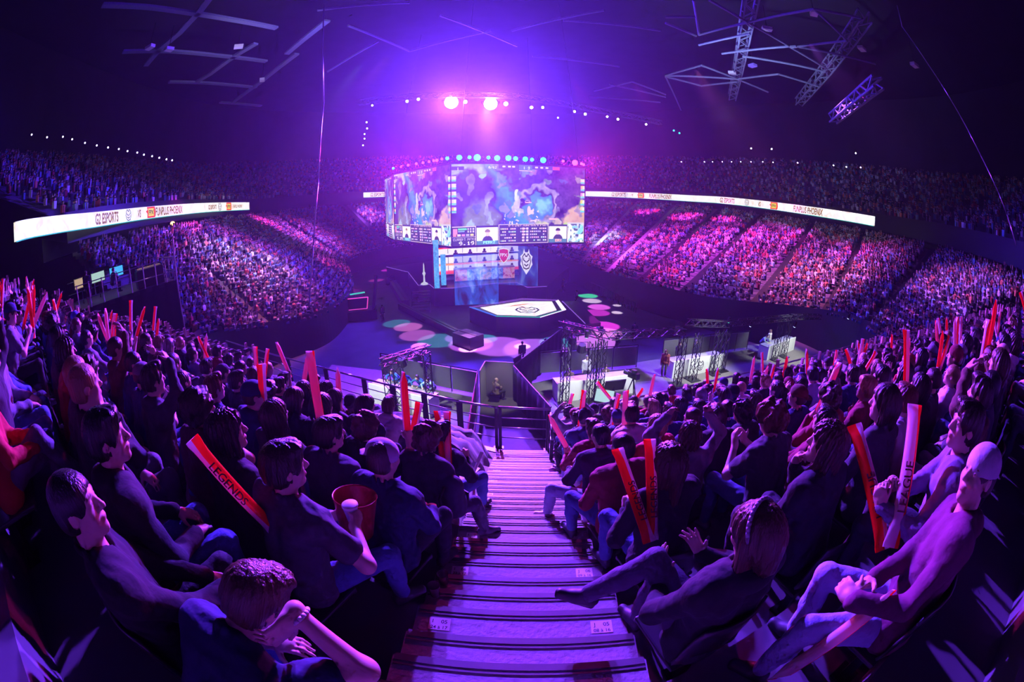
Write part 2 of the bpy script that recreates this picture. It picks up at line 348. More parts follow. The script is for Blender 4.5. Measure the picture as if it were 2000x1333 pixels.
def make_ribbon(name, pts, label, items, flip=False):
    P = ribbon_path(pts, 120); seg = np.linalg.norm(np.diff(P[:, :2], axis=0), axis=1); acc = np.concatenate([[0], np.cumsum(seg)])
    T = acc[-1]
    def at(u, v, off=0.0):
        u = np.clip(u, 0, T-1e-4); i = np.clip(np.searchsorted(acc, u, side='right')-1, 0, 118); f = (u-acc[i])/seg[i]
        p = P[i]+(P[i+1]-P[i])*f[:, None]; d = P[i+1]-P[i]; d[:, 2] = 0; d /= np.linalg.norm(d, axis=1)[:, None]
        nrm = np.stack([d[:, 1], -d[:, 0], 0*d[:, 0]], 1)
        return p+nrm*np.broadcast_to(off, u.shape)[:, None]+np.stack([0*v, 0*v, v], 1)
    n = 120; u = np.linspace(0, T, n); h = RH/2
    rows = [at(u, np.full(n, -h), 0), at(u, np.full(n, h), 0), at(u, np.full(n, h), -.25), at(u, np.full(n, -h), -.25)]
    V = np.concatenate(rows); i = np.arange(n-1); F = []
    for a in range(4):
        b = (a+1) % 4; F.append(np.stack([a*n+i, a*n+i+1, b*n+i+1, b*n+i], 1))
    F = np.concatenate(F+[np.array([[0, n, 2*n, 3*n], [4*n-1, 3*n-1, 2*n-1, n-1]])])
    r = mesh_np(name, V, F, M['ribbon']); tag(r, label, 'LED ribbon', 'LED ribbon boards round the hall')
    e = strip('teal_edge', at(u, np.full(n, -h-.07), .01), at(u, np.full(n, -h), .01), M['teal_edge']); e.parent = r; e.name = 'lower_edge'
    def put(G, F, u0, v0, s, m, nm, off=.03, par=None):
        if not len(G): return None
        uu = u0+G[:, 0]*s; vv = v0+G[:, 1]*s
        W_ = at(uu, vv, off); me = bpy.data.meshes.new(nm); me.from_pydata(W_.tolist(), [], F); me.materials.append(m)
        o = bpy.data.objects.new(nm, me); COL.objects.link(o); o.parent = par or r; return o
    for kind, frac in items:
        c = frac*T
        if kind == 'crest':
            G, F2 = crest_geo(1.0); put(G, F2, c, 0, RH*.86, M['navyglow'], 'crest')
        elif kind == 'fpx':
            q = np.array([(-.75, -.5, 0), (.75, -.5, 0), (.85, 0, 0), (.75, .5, 0), (-.75, .5, 0), (-.65, .25, 0), (-.95, .1, 0), (-.68, -.1, 0)])
            lp_ = put(q, [tuple(range(8))], c, 0, RH*.95, M['redglow'], 'logo_plate')
            q2 = np.array([(-.5, -.33, 0), (.5, -.33, 0), (.5, .33, 0), (-.5, .33, 0)]); put(q2, [(0, 1, 2, 3)], c, 0, RH, M['yelglow'], 'logo_panel', .04, lp_)
            G, F2 = text_geo('FPX', .15, .02); put(G-np.array([G[:, 0].max()/2, .35, 0]), F2, c, 0, RH*.52, M['blackink'], 'logo_letters', .05, lp_)
        else:
            txt, sc, mm = kind; G, F2 = text_geo(txt, .12, .032); put((G-np.array([G[:, 0].max()/2, .35, 0]))*np.array([.6, 1, 1]), F2, c, 0, RH*sc*1.08, M[mm], 'lettering')
    return r
def ribbon_uv(pts, px):
    """fraction along a ribbon where a photo column falls"""
    P = ribbon_path(pts, 400); seg = np.linalg.norm(np.diff(P[:, :2], axis=0), axis=1); acc = np.concatenate([[0], np.cumsum(seg)])
    best = min(range(400), key=lambda i: abs(proj(P[i])[0]-px)); return acc[best]/acc[-1]
def proj(v):
    a = R(PITCH); x, y, z = v[0], v[1], v[2]-CAMZ; Z = y*math.cos(a)-z*math.sin(a); Y = y*math.sin(a)+z*math.cos(a)
    n = math.sqrt(x*x+Y*Y+Z*Z); th = math.acos(max(-1, min(1, Z/n))); r = 2*FPX*math.sin(th/2); q = math.hypot(x, Y) or 1e-9
    return 1000+x/q*r, 666.5-Y/q*r
G2 = ('G2 ESPORTS', .95, 'gold'); VS = ('VS', .8, 'gold'); FP = ('FUNPLUS PHOENIX', .95, 'gold')
uL = lambda x: ribbon_uv(RIBL, x); uR = lambda x: ribbon_uv(RIBR, x)
make_ribbon('led_ribbon', RIBL, 'glowing white LED ribbon on the balcony front above the scaffold control platform',
            [(G2, uL(209)), ('crest', uL(251)), (VS, uL(272)), ('fpx', uL(294)), (FP, uL(331)), (('G2 ESPORTS', .6, 'gold'), uL(415)), ('crest', uL(430)), ('fpx', uL(446)), (('FUNPLUS PHOENIX', .5, 'gold'), uL(464))])
make_ribbon('led_ribbon', RIBC, 'short piece of glowing white LED ribbon beside the hanging video cube', [(G2, .45)])
make_ribbon('led_ribbon', RIBR, 'long glowing white LED ribbon above the magenta lit crowd', [(G2, uR(1208)), ('crest', uR(1222)), (('VS', .6, 'gold'), uR(1236)), ('fpx', uR(1251)), (FP, uR(1290)),
            (('G2 ESPORTS', .9, 'gold'), uR(1420)), ('crest', uR(1458)), (VS, uR(1484)), ('fpx', uR(1511)), (FP, uR(1577))])

# ------------------------------------------------------------------ the far crowd, a mass nobody could count
def crowd_person(kind):
    """small seated figure facing +y: vertices, quads, part id per vertex (0 skin 1 top 2 legs 3 hair)"""
    V = []; F = []; C = []
    def bx(c, s0, s1, h, p, tilt=0.0):
        b = len(V)
        for z, s in ((0, s0), (h, s1)):
            for sx, sy in ((-1, -1), (1, -1), (1, 1), (-1, 1)): V.append((c[0]+sx*s[0]/2, c[1]+sy*s[1]/2+tilt*z, c[2]+z)); C.append(p)
        for f in ((0, 3, 2, 1), (4, 5, 6, 7), (0, 1, 5, 4), (1, 2, 6, 5), (2, 3, 7, 6), (3, 0, 4, 7)): F.append(tuple(b+i for i in f))
    bx((0, .05, .42), (.34, .26), (.44, .24), .52, 1, .1); bx((0, .1, .94), (.4, .2), (.14, .13), .1, 1)
    bx((0, .11, 1.03), (.13, .15), (.17, .19), .12, 0); bx((0, .11, 1.15), (.17, .19), (.12, .14), .1, 3); bx((0, .03, 1.06), (.15, .06), (.16, .07), .13, 3)
    bx((0, .3, .4), (.36, .5), (.34, .48), .16, 2)
    if kind == 0:
        for s in (-1, 1): bx((s*.23, .12, .55), (.1, .12), (.11, .14), .34, 1); bx((s*.16, .3, .55), (.09, .3), (.09, .3), .09, 0)
    elif kind == 1:
        for s in (-1, 1): bx((s*.24, .16, .82), (.1, .1), (.1, .1), .3, 1, .25); bx((s*.22, .26, 1.1), (.08, .08), (.07, .07), .26, 0, .1)
    else:
        for s in (-1, 1): bx((s*.22, .2, .6), (.1, .14), (.11, .14), .26, 1, .2)
        bx((0, .36, .82), (.2, .1), (.16, .1), .12, 0)
    return np.array(V), np.array(F), np.array(C)
def far_person():
    V, F, C = crowd_person(2); keep = np.r_[0:8, 16:24, 24:32]; return V[keep], F[:18], C[keep]
CKIND = [crowd_person(k) for k in range(3)]+[far_person()]
CLOTH = np.array([(.03, .03, .04), (.05, .05, .07), (.5, .5, .52), (.7, .7, .7), (.1, .13, .25), (.3, .04, .05), (.18, .18, .2), (.05, .1, .2), (.55, .2, .1), (.35, .3, .3), (.2, .45, .5), (.02, .02, .02)])
CROWD_P = []
def crowd(name, P, face, label, far=None, dim=1.0, cat='crowd'):
    """one mesh of people at P looking along face"""
    n = len(P); kind = RNG.choice(3, n, p=(.5, .2, .3)); Vs = []; Fs = []; Cs = []; b = 0
    if far is not None: kind[far] = 3
    for k in range(4):
        idx = np.where(kind == k)[0]; V, F, C = CKIND[k]; m = len(idx)
        if not m: continue
        a = np.arctan2(-face[idx, 0], face[idx, 1])+RNG.normal(0, .25, m); sc = RNG.uniform(.9, 1.08, m)
        ca, sa = np.cos(a)[:, None], np.sin(a)[:, None]
        X = (V[None, :, 0]*ca-V[None, :, 1]*sa)*sc[:, None]; Y = (V[None, :, 0]*sa+V[None, :, 1]*ca)*sc[:, None]; Z = V[None, :, 2]*sc[:, None]
        W_ = np.stack([X, Y, Z], 2)+P[idx][:, None, :]; Vs.append(W_.reshape(-1, 3))
        Fs.append((F[None]+(np.arange(m)*len(V))[:, None, None]).reshape(-1, 4)+b); b += m*len(V)
        sk = np.array([.62, .4, .32])*RNG.uniform(.5, 1.15, (m, 1)); tp = CLOTH[RNG.integers(0, len(CLOTH), m)]*RNG.uniform(.7, 1.3, (m, 1)); lg = CLOTH[RNG.choice([0, 1, 4, 7, 6], m)]
        hr = np.array([.05, .035, .03])*RNG.uniform(.4, 2.5, (m, 1))
        pal = np.stack([sk, tp, lg, hr], 1); Cs.append((pal[:, C]*dim).reshape(-1, 3))
    o = mesh_np(name, np.concatenate(Vs), np.concatenate(Fs), M['crowd'], col=np.concatenate(Cs))
    return tag(o, label, cat, kind='stuff')
def fill_bowl(s0, s1, t0, t1, zoff=.18):
    out = []; fc = []
    for r in range(int(t0*NR), int(t1*NR)):
        t = (r+.5)/NR; ss = np.linspace(s0, s1, 600); P = bowl_pt(ss, np.full(600, t)); L = np.linalg.norm(np.diff(P, axis=0), axis=1); acc = np.concatenate([[0], np.cumsum(L)])
        N_ = int(acc[-1]/.56); u = (np.arange(N_)+.5)*.56+RNG.normal(0, .05, N_); s_ = np.interp(u, acc, ss)
        keep = RNG.random(N_) < .93
        for a in AISLES:
            da = np.abs(s_-a); width = .9/max(acc[-1]/(s1-s0), 1); keep &= da > width
        Q = bowl_pt(s_, np.full(N_, t)); z = bowl_pt(s_, np.full(N_, r/NR))[:, 2]; Q[:, 2] = z+.02
        I_ = bowl_pt(s_, np.zeros(N_)); f = np.array([1., 46, 0])-Q; f[:, 2] = 0; f /= np.linalg.norm(f, axis=1)[:, None]
        out.append(Q[keep]); fc.append(f[keep])
    return np.concatenate(out), np.concatenate(fc)
P_, f_ = fill_bowl(.0, .999, .02, .97)
sel = ~((P_[:, 0] > -27.5) & (P_[:, 0] < 0) & (P_[:, 1] < 20.5))
CROWD_P.append((P_[sel], f_[sel]))
ups = []; upf = []
for r in range(20):
    d = .9+r*1.05; z = 14.6+(25.5-14.6)*(d-.4)/21.6; Q = outward(OUTER, d, z+.05)
    L = np.linalg.norm(np.diff(Q, axis=0), axis=1); acc = np.concatenate([[0], np.cumsum(L)]); N_ = int(acc[-1]/.6); u = np.sort(RNG.uniform(0, acc[-1], N_))
    P2 = np.stack([np.interp(u, acc, Q[:, k]) for k in range(3)], 1)[RNG.random(N_) < .8]; f = np.array([1., 46, 0])-P2; f[:, 2] = 0
    ups.append(P2); upf.append(f/np.linalg.norm(f, axis=1)[:, None])
CROWD_P.append((np.concatenate(ups), np.concatenate(upf)))
# ------------------------------------------------------------------ our own stand: terraces either side of the aisle
AA = R(2.06); U2 = np.array([math.sin(AA), math.cos(AA)]); PR2 = np.array([math.cos(AA), -math.sin(AA)])
def zF(F): return 9.9-.48*F
def Fk(k): return 1.58+.8*k
SIDE = {'I': dict(b=R(23), s=-1), 'J': dict(b=R(17), s=1)}
for d_ in SIDE.values():
    b, s = d_['b'], d_['s']; d_['l'] = np.array([s*math.cos(b), math.sin(b)]); d_['n'] = np.array([-s*math.sin(b), math.cos(b)])
def row_front(side, k, d, back=0.0):
    q = SIDE[side]; A = U2*Fk(k)+PR2*.62*q['s']; return A+q['l']*d-q['n']*back
def dmax(side, k):
    if side == 'J': return 20.5+max(0, 8-k)*1.3
    return 17.5 if k >= 2 else 24.0
K0, K1 = -6, 8
for side in 'IJ':
    mb = MB()
    for k in range(K0, K1+1):
        D = dmax(side, k); a = row_front(side, k, 0); b = row_front(side, k, D); c = row_front(side, k-1, D); d = row_front(side, k-1, 0)
        if k == K1:   # gangway behind the rail, a step lower
            a2 = row_front(side, k+.45, 0); b2 = row_front(side, k+.45, D)
            poly = [a, b, b2, a2] if side == 'I' else [a2, b2, b, a]
            mb.prism([tuple(p) for p in poly], -0.0 if False else 4.2, 5.75)
        poly = [d, c, b, a] if side == 'I' else [a, b, c, d]
        mb.prism([tuple(p) for p in poly], zF(Fk(k))-.9, zF(Fk(k)))
    o = mb.build('floor_terrace', M['concrete']); tag(o, kind='structure')
    # front wall of the stand down to the arena floor
    f0 = row_front(side, K1+.45, 0); f1 = row_front(side, K1+.45, dmax(side, K1)); q = SIDE[side]['n']
    w = MB(); w.prism([tuple(f0), tuple(f1), tuple(f1+q*.15), tuple(f0+q*.15)], 0, 5.85); tag(w.build('wall_front', M['black']), kind='structure')
mb = MB(); mn = MB()
def aisle_quad(F0, F1): return [tuple(U2*F0-PR2*.66), tuple(U2*F0+PR2*.66), tuple(U2*F1+PR2*.66), tuple(U2*F1-PR2*.66)]
ang = -AA
for k in range(-4, K1+1):
    z = zF(Fk(k))+.004
    for f0, f1, zz in ((Fk(k)-.30, Fk(k), z), (Fk(k), Fk(k)+.25, z-.128), (Fk(k)+.25, Fk(k)+.5, z-.256)):
        mb.prism(aisle_quad(f0, f1), zz-.7, zz)
        c = U2*(f1-.012)
        mn.box((c[0], c[1], zz+.001), (1.3, .035, .010), ang); c = U2*(f1-.052); mn.box((c[0], c[1], zz+.001), (1.3, .012, .008), ang)
        c = U2*(f1+.008); mn.box((c[0], c[1], zz-.02), (1.3, .02, .04), ang)
mb.prism(aisle_quad(Fk(8)+.5, Fk(8)+.72), 4.2, zF(Fk(8))-.37)
mb.prism(aisle_quad(Fk(8)+.72, Fk(8)+.80), 3.2, 5.62)
st = mb.build('floor_stairs', M['carpet']); tag(st, kind='structure')
ns = mn.build('trim_nosing', M['nosing']); tag(ns, kind='structure')

# paper seat signs stuck to the row treads
def seat_sign(k, side, l1, l2, label):
    F = Fk(k)-.135; x = (-.56 if side == 'I' else .50)+.11*(0 if side == 'J' else 1)-.06
    if side == 'J': x = .50
    else: x = -.50
    w, h = (.135, .10)
    c = U2*F+PR2*x; t = MB(); t.box((0, 0, .0012), (w, h, .0014)); o = t.build('seat_sign', M['paper']); o.location = (c[0], c[1], zF(Fk(k))+.0045); o.rotation_euler = (0, 0, ang)
    tag(o, label, 'sign', 'seat number signs on the stairs')
    for tx, s, yy, al in ((l1, .042, .005, 0), (l2, .036, -.041, 0)):
        V, F2 = text_geo(tx, 0, .008); V = V*s; wd = V[:, 0].max()-V[:, 0].min(); V = V-np.array([V[:, 0].min()+wd/2, 0, 0])+np.array([0, yy, .0026])
        me = bpy.data.meshes.new('lettering'); me.from_pydata(V.tolist(), [], F2); me.materials.append(M['ink']); q = bpy.data.objects.new('lettering', me); COL.objects.link(q); q.parent = o
    return o
seat_sign(0, 'I', 'I    05', '24 à 17', 'white paper sign reading I 05, 24 à 17 stuck on the stair tread')
seat_sign(1, 'I', 'I    06', '23 à 17', 'white paper sign reading I 06, 23 à 17 beside two plastic cups')
seat_sign(1, 'J', 'J    06', '09 à 16', 'white paper sign reading 06 half covered by a black boot')
seat_sign(0, 'J', 'J    05', '08 à 16', 'white paper sign reading J and 08 below the black boot')
for k, tx in ((2, '07'), (3, '08'), (4, '09'), (5, '10'), (6, '11')):
    seat_sign(k, 'I', 'I    '+tx, '%d à 17' % (24-k//2), 'small white paper sign for row %s at the cup side edge of the stairs' % tx)
seat_sign(6, 'J', 'J    11', '09 à 16', 'small white paper sign on the stairs beside the little round ball')

# ------------------------------------------------------------------ guard rails in front of the stand
def guard_rail(p, q, label, z0=5.75, h=1.12, rails=(.30, .58, .84), heavy=True):
    p, q = Vector((p[0], p[1], 0)), Vector((q[0], q[1], 0)); c = (p+q)/2
    r = empty('guard_rail', (c.x, c.y, z0), 0, label, 'railing', 'guard rails at the foot of the stand')
    a, b = p-c, q-c; d = (b-a).normalized()
    MB().tube(a+Vector((0, 0, h)), b+Vector((0, 0, h)), .028, n=10).build('top_rail', M['railpaint'], r, True)
    for hh in rails: MB().tube(a+d*.07+Vector((0, 0, hh)), b-d*.07+Vector((0, 0, hh)), .014, n=8).build('bar', M['railpaint'], r, True)
    for e in (a+d*.04, b-d*.04):
        m = MB(); m.bar(e+Vector((0, 0, -.02)), e+Vector((0, 0, h-.02)), .075, .05); m.box(e+Vector((0, 0, 0)), (.16, .12, .02)); m.build('post', M['black'], r)
    return r
M['railpaint'] = mat('rail_paint', (.2, .2, .23), .3, .6)
lp = [(-.33, 8.72), (-1.26, 9.02), (-2.2, 9.42), (-3.15, 9.84), (-4.1, 10.26), (-5.6, 10.92), (-7.4, 11.68), (-9.4, 12.53), (-11.6, 13.46)]
rp = [(.9, 8.42), (2.16, 8.85), (3.63, 9.32), (5.2, 9.85), (7.67, 10.66), (11.0, 11.72), (14.6, 12.86)]
guard_rail((-.32, 8.74), (.88, 8.62), 'dark guard rail straight across the bottom of the stairs')
LL = ['first', 'second', 'third', 'fourth', 'fifth', 'sixth', 'seventh', 'eighth']
for i in range(len(lp)-1): guard_rail(lp[i], lp[i+1], 'dark guard rail panel above the draped seats, %s from the stairs' % LL[i])
for i in range(len(rp)-1): guard_rail(rp[i], rp[i+1], 'dark guard rail panel before the truss towers, %s from the stairs' % LL[i])
guard_rail((.80, 7.2), (.86, 8.3), 'short side rail running down the stair edge to the corner', z0=5.9, h=1.05, rails=(.35, .7))

# two crushed plastic cups, small ball
def cup(loc, tilt, label):
    m = MB(); m.lathe([(.0, .002), (.030, .002), (.032, 0), (.043, .115), (.045, .117), (.042, .113), (.029, .008), (0, .008)], n=20)
    o = m.build('plastic_cup', M['cup'], None, True); o.location = loc; o.rotation_euler = tilt; tag(o, label, 'cup', 'empty cups left on the steps'); return o
M['cup'] = mat('cup_plastic', (.32, .3, .36), .25, alpha=.75); M['rubber'] = mat('purple_rubber', (.3, .12, .3), .5)
c = U2*(Fk(0)+.42)-PR2*.58; cup((c[0], c[1], zF(Fk(0))-.256+.006), (0, 0, 0), 'tall clear plastic cup standing at the stair edge behind another cup')
c = U2*(Fk(0)+.20)-PR2*.595; cup((c[0], c[1], zF(Fk(0))-.128+.006), (0, 0, 1), 'clear plastic cup standing on the step nearer the lens')
c = U2*(Fk(6)-.16)+PR2*.50; o = MB().ball((0, 0, .07), .065, 14).build('ball', M['rubber'], None, True); o.location = (c[0], c[1], zF(Fk(6))+.004); tag(o, 'small round purple ball lying on the stairs beside the seats', 'ball')

# black cloth laid over the blocked seats
def drape():
    nu, nv = 60, 24; V = []; F = []
    for i in range(nu):
        for j in range(nv):
            d = -.05+9.6*i/(nu-1); kk = 5.15+2.95*j/(nv-1)+(.9*max(0, 1-d/3.0)*(-.0))
            p = row_front('I', kk, d, .35); base = zF(Fk(kk))
            prof = .60+.10*math.sin(kk*6.28+.4)
            edge = min(1, i/2.5, j/1.5+.25); n_ = .05*math.sin(d*5.1+kk*2)+.04*math.sin(d*9.7-kk*5)+.03*math.sin(d*17+kk*11)
            V.append((p[0], p[1], base+max(.06, (prof+n_)*min(1, .12+edge))))
    for i in range(nu-1):
        for j in range(nv-1): F.append((i*nv+j, i*nv+j+1, (i+1)*nv+j+1, (i+1)*nv+j))
    o = mesh_np('drape_cloth', V, F, M['clothdrape'], smooth=True)
    md = o.modifiers.new('thick', 'SOLIDIFY'); md.thickness = .012; tag(o, 'rumpled dark cloth laid over the front seats beside the stairs', 'cloth')
M['clothdrape'] = mat('dark_cloth', (.06, .055, .075), .85, noise=.3, nscale=6, bump=.5)
drape()
# ------------------------------------------------------------------ people: smooth bodies grown from blended limbs
class Field:
    """signed distance field on a grid; every shape only touches its own neighbourhood"""
    def __init__(s, lo, hi, cell):
        s.cell = cell; s.lo = np.array(lo, np.float32); n = np.ceil((np.array(hi)-np.array(lo))/cell).astype(int)+1
        s.n = n; s.f = np.full(n, .12, np.float32)
        s.ax = [s.lo[i]+np.arange(n[i], dtype=np.float32)*cell for i in range(3)]
    def _win(s, lo, hi, pad):
        a = np.clip(np.floor((np.array(lo)-pad-s.lo)/s.cell).astype(int), 0, s.n); b = np.clip(np.ceil((np.array(hi)+pad-s.lo)/s.cell).astype(int)+1, 0, s.n)
        if np.any(b <= a): return None, None
        sl = tuple(slice(a[i], b[i]) for i in range(3))
        return sl, np.meshgrid(*[s.ax[i][sl[i]] for i in range(3)], indexing='ij', sparse=True)
    def _mix(s, sl, d, k, sub=False):
        a = s.f[sl]
        if sub:
            h = np.maximum(k-np.abs(a+d), 0)/k; s.f[sl] = np.maximum(a, -d)+h*h*k*.25
        else:
            h = np.maximum(k-np.abs(a-d), 0)/k; s.f[sl] = np.minimum(a, d)-h*h*k*.25
    def cone(s, a, b, r0, r1=None, k=.02, sub=False):
        a = np.array(a, float); b = np.array(b, float); r1 = r0 if r1 is None else r1; R_ = max(r0, r1)
        sl, g = s._win(np.minimum(a, b)-R_, np.maximum(a, b)+R_, k+.02)
        if sl is None: return s
        ab = b-a; L2 = max(ab @ ab, 1e-9)
        t = np.clip(((g[0]-a[0])*ab[0]+(g[1]-a[1])*ab[1]+(g[2]-a[2])*ab[2])/L2, 0, 1)
        d = np.sqrt((g[0]-a[0]-t*ab[0])**2+(g[1]-a[1]-t*ab[1])**2+(g[2]-a[2]-t*ab[2])**2)-(r0+(r1-r0)*t)
        s._mix(sl, d, k, sub); return s
    def ell(s, c, r, k=.02, Rm=None, sub=False):
        c = np.array(c, float); r = np.array(r, float); m = r.max()
        sl, g = s._win(c-m, c+m, k+.02)
        if sl is None: return s
        X = [g[i]-c[i] for i in range(3)]
        if Rm is not None: X = [Rm[0][i]*X[0]+Rm[1][i]*X[1]+Rm[2][i]*X[2] for i in range(3)]
        k0 = np.sqrt((X[0]/r[0])**2+(X[1]/r[1])**2+(X[2]/r[2])**2); k1 = np.sqrt((X[0]/r[0]**2)**2+(X[1]/r[1]**2)**2+(X[2]/r[2]**2)**2)
        s._mix(sl, k0*(k0-1)/np.maximum(k1, 1e-6), k, sub); return s
    def cut(s, nrm, off):
        """remove everything beyond the plane nrm.x > off"""
        g = np.meshgrid(*s.ax, indexing='ij', sparse=True); s.f = np.maximum(s.f, g[0]*nrm[0]+g[1]*nrm[1]+g[2]*nrm[2]-off).astype(np.float32); return s
    def wrinkle(s, amp, fr, seed=0):
        g = np.meshgrid(*s.ax, indexing='ij', sparse=True); r = np.random.default_rng(seed); acc = 0
        for i in range(4):
            v = r.normal(size=3); v /= np.linalg.norm(v); w = r.normal(size=3); w /= np.linalg.norm(w); f_ = fr*(.6+.5*i)
            acc = acc+np.sin((g[0]*v[0]+g[1]*v[1]+g[2]*v[2])*f_+2.2*np.sin((g[0]*w[0]+g[1]*w[1]+g[2]*w[2])*f_*.43+i))/(1+.5*i)
        s.f += (amp*.5*acc).astype(np.float32); return s
    def mesh(s):
        f = s.f; neg = f < 0; n = f.shape
        c = [neg[i:n[0]-1+i, j:n[1]-1+j, k:n[2]-1+k] for i in (0, 1) for j in (0, 1) for k in (0, 1)]
        cnt = sum(x.astype(np.int8) for x in c); act = (cnt > 0) & (cnt < 8); idx = np.argwhere(act)
        vid = np.full(act.shape, -1, np.int32); vid[act] = np.arange(len(idx))
        acc = np.zeros((len(idx), 3)); num = np.zeros(len(idx))
        cor = [(i, j, k) for i in (0, 1) for j in (0, 1) for k in (0, 1)]
        val = np.stack([f[idx[:, 0]+i, idx[:, 1]+j, idx[:, 2]+k] for i, j, k in cor], 1)
        for a in range(8):
            for b in range(a+1, 8):
                if sum(abs(cor[a][q]-cor[b][q]) for q in range(3)) != 1: continue
                va, vb = val[:, a], val[:, b]; m = (va < 0) != (vb < 0); t = np.where(m, va/np.where(m, va-vb, 1), 0)
                p = np.array(cor[a])+t[:, None]*(np.array(cor[b])-np.array(cor[a])); acc[m] += p[m]; num[m] += 1
        V = (idx+acc/np.maximum(num, 1)[:, None])*s.cell+s.lo; Fs = []
        for ax in range(3):
            o = [q for q in range(3) if q != ax]; sh = list(n); A = neg; B = np.roll(neg, -1, ax)
            sl = [slice(1, -1)]*3; sl[ax] = slice(0, -1); e = np.argwhere((A != B)[tuple(sl)])
            if not len(e): continue
            off = np.ones(3, int); off[ax] = 0; e = e+off
            def at(da, db):
                q = e.copy(); q[:, o[0]] += da; q[:, o[1]] += db; return vid[q[:, 0], q[:, 1], q[:, 2]]
            Q = np.stack([at(-1, -1), at(0, -1), at(0, 0), at(-1, 0)], 1); s0 = neg[e[:, 0], e[:, 1], e[:, 2]]
            fl_ = s0 if ax != 1 else ~s0
            Q[~fl_] = Q[~fl_][:, ::-1]; Fs.append(Q)
        F = np.concatenate(Fs); return V, F[(F >= 0).all(1)]

def ik(a, t, l1, l2, pole):
    a, t, pole = np.array(a, float), np.array(t, float), np.array(pole, float); d = t-a; L = np.linalg.norm(d); L2 = min(L, (l1+l2)*.995)
    u = d/max(L, 1e-6); t = a+u*L2; x = (l1*l1-l2*l2+L2*L2)/(2*L2); h = math.sqrt(max(l1*l1-x*x, 0)); w = pole-u*(pole @ u); w /= max(np.linalg.norm(w), 1e-6)
    return a+u*x+w*h, t
def unit(v): v = np.array(v, float); return v/max(np.linalg.norm(v), 1e-9)
HANDS = dict(relax=(28, 32, .0), fist=(78, 92, .0), open=(8, 10, .18), curl=(50, 45, 0), point=(15, 20, .05))
def hand_shapes(F, wrist, fwd, nrm, side, shape, k=.005):
    """palm, five separate fingers; nrm = the way the palm faces"""
    fwd = unit(fwd); nrm = unit(np.array(nrm)-fwd*(np.array(nrm) @ fwd)); lat = np.cross(fwd, nrm)*side
    c1, c2, spr = HANDS[shape]; w = np.array(wrist, float)
    Rm = np.stack([lat, fwd, nrm], 1)
    F.ell(w+fwd*.052, (.041, .052, .0155), .012, Rm); F.cone(w-fwd*.01, w+fwd*.03, .025, .027, .02)
    for i, (lx, L) in enumerate(((.031, .066), (.0105, .076), (-.0105, .071), (-.030, .056))):
        a = math.radians(c1+i*3); b = math.radians(c1+c2+i*4); base = w+fwd*(.094-abs(i-1.2)*.004)+lat*lx; sp = lat*spr*(1.5-i)*.9
        d1 = unit(fwd*math.cos(a)+nrm*math.sin(a)+sp); d2 = unit(fwd*math.cos(b)+nrm*math.sin(b)+sp); m = base+d1*L*.55
        F.cone(base-fwd*.02, m, .0098, .0088, k); F.cone(m, m+d2*L*.6, .0086, .0068, k)
    tb = w+fwd*.028+lat*.03; td = unit(fwd*.62+lat*(.78 if shape != 'fist' else .35)+nrm*(.25 if shape != 'fist' else .75)); tm = tb+td*.042
    F.cone(tb, tm, .0135, .0115, .01); F.cone(tm, tm+unit(td+fwd*.4+nrm*.25)*.034, .0108, .0085, k)

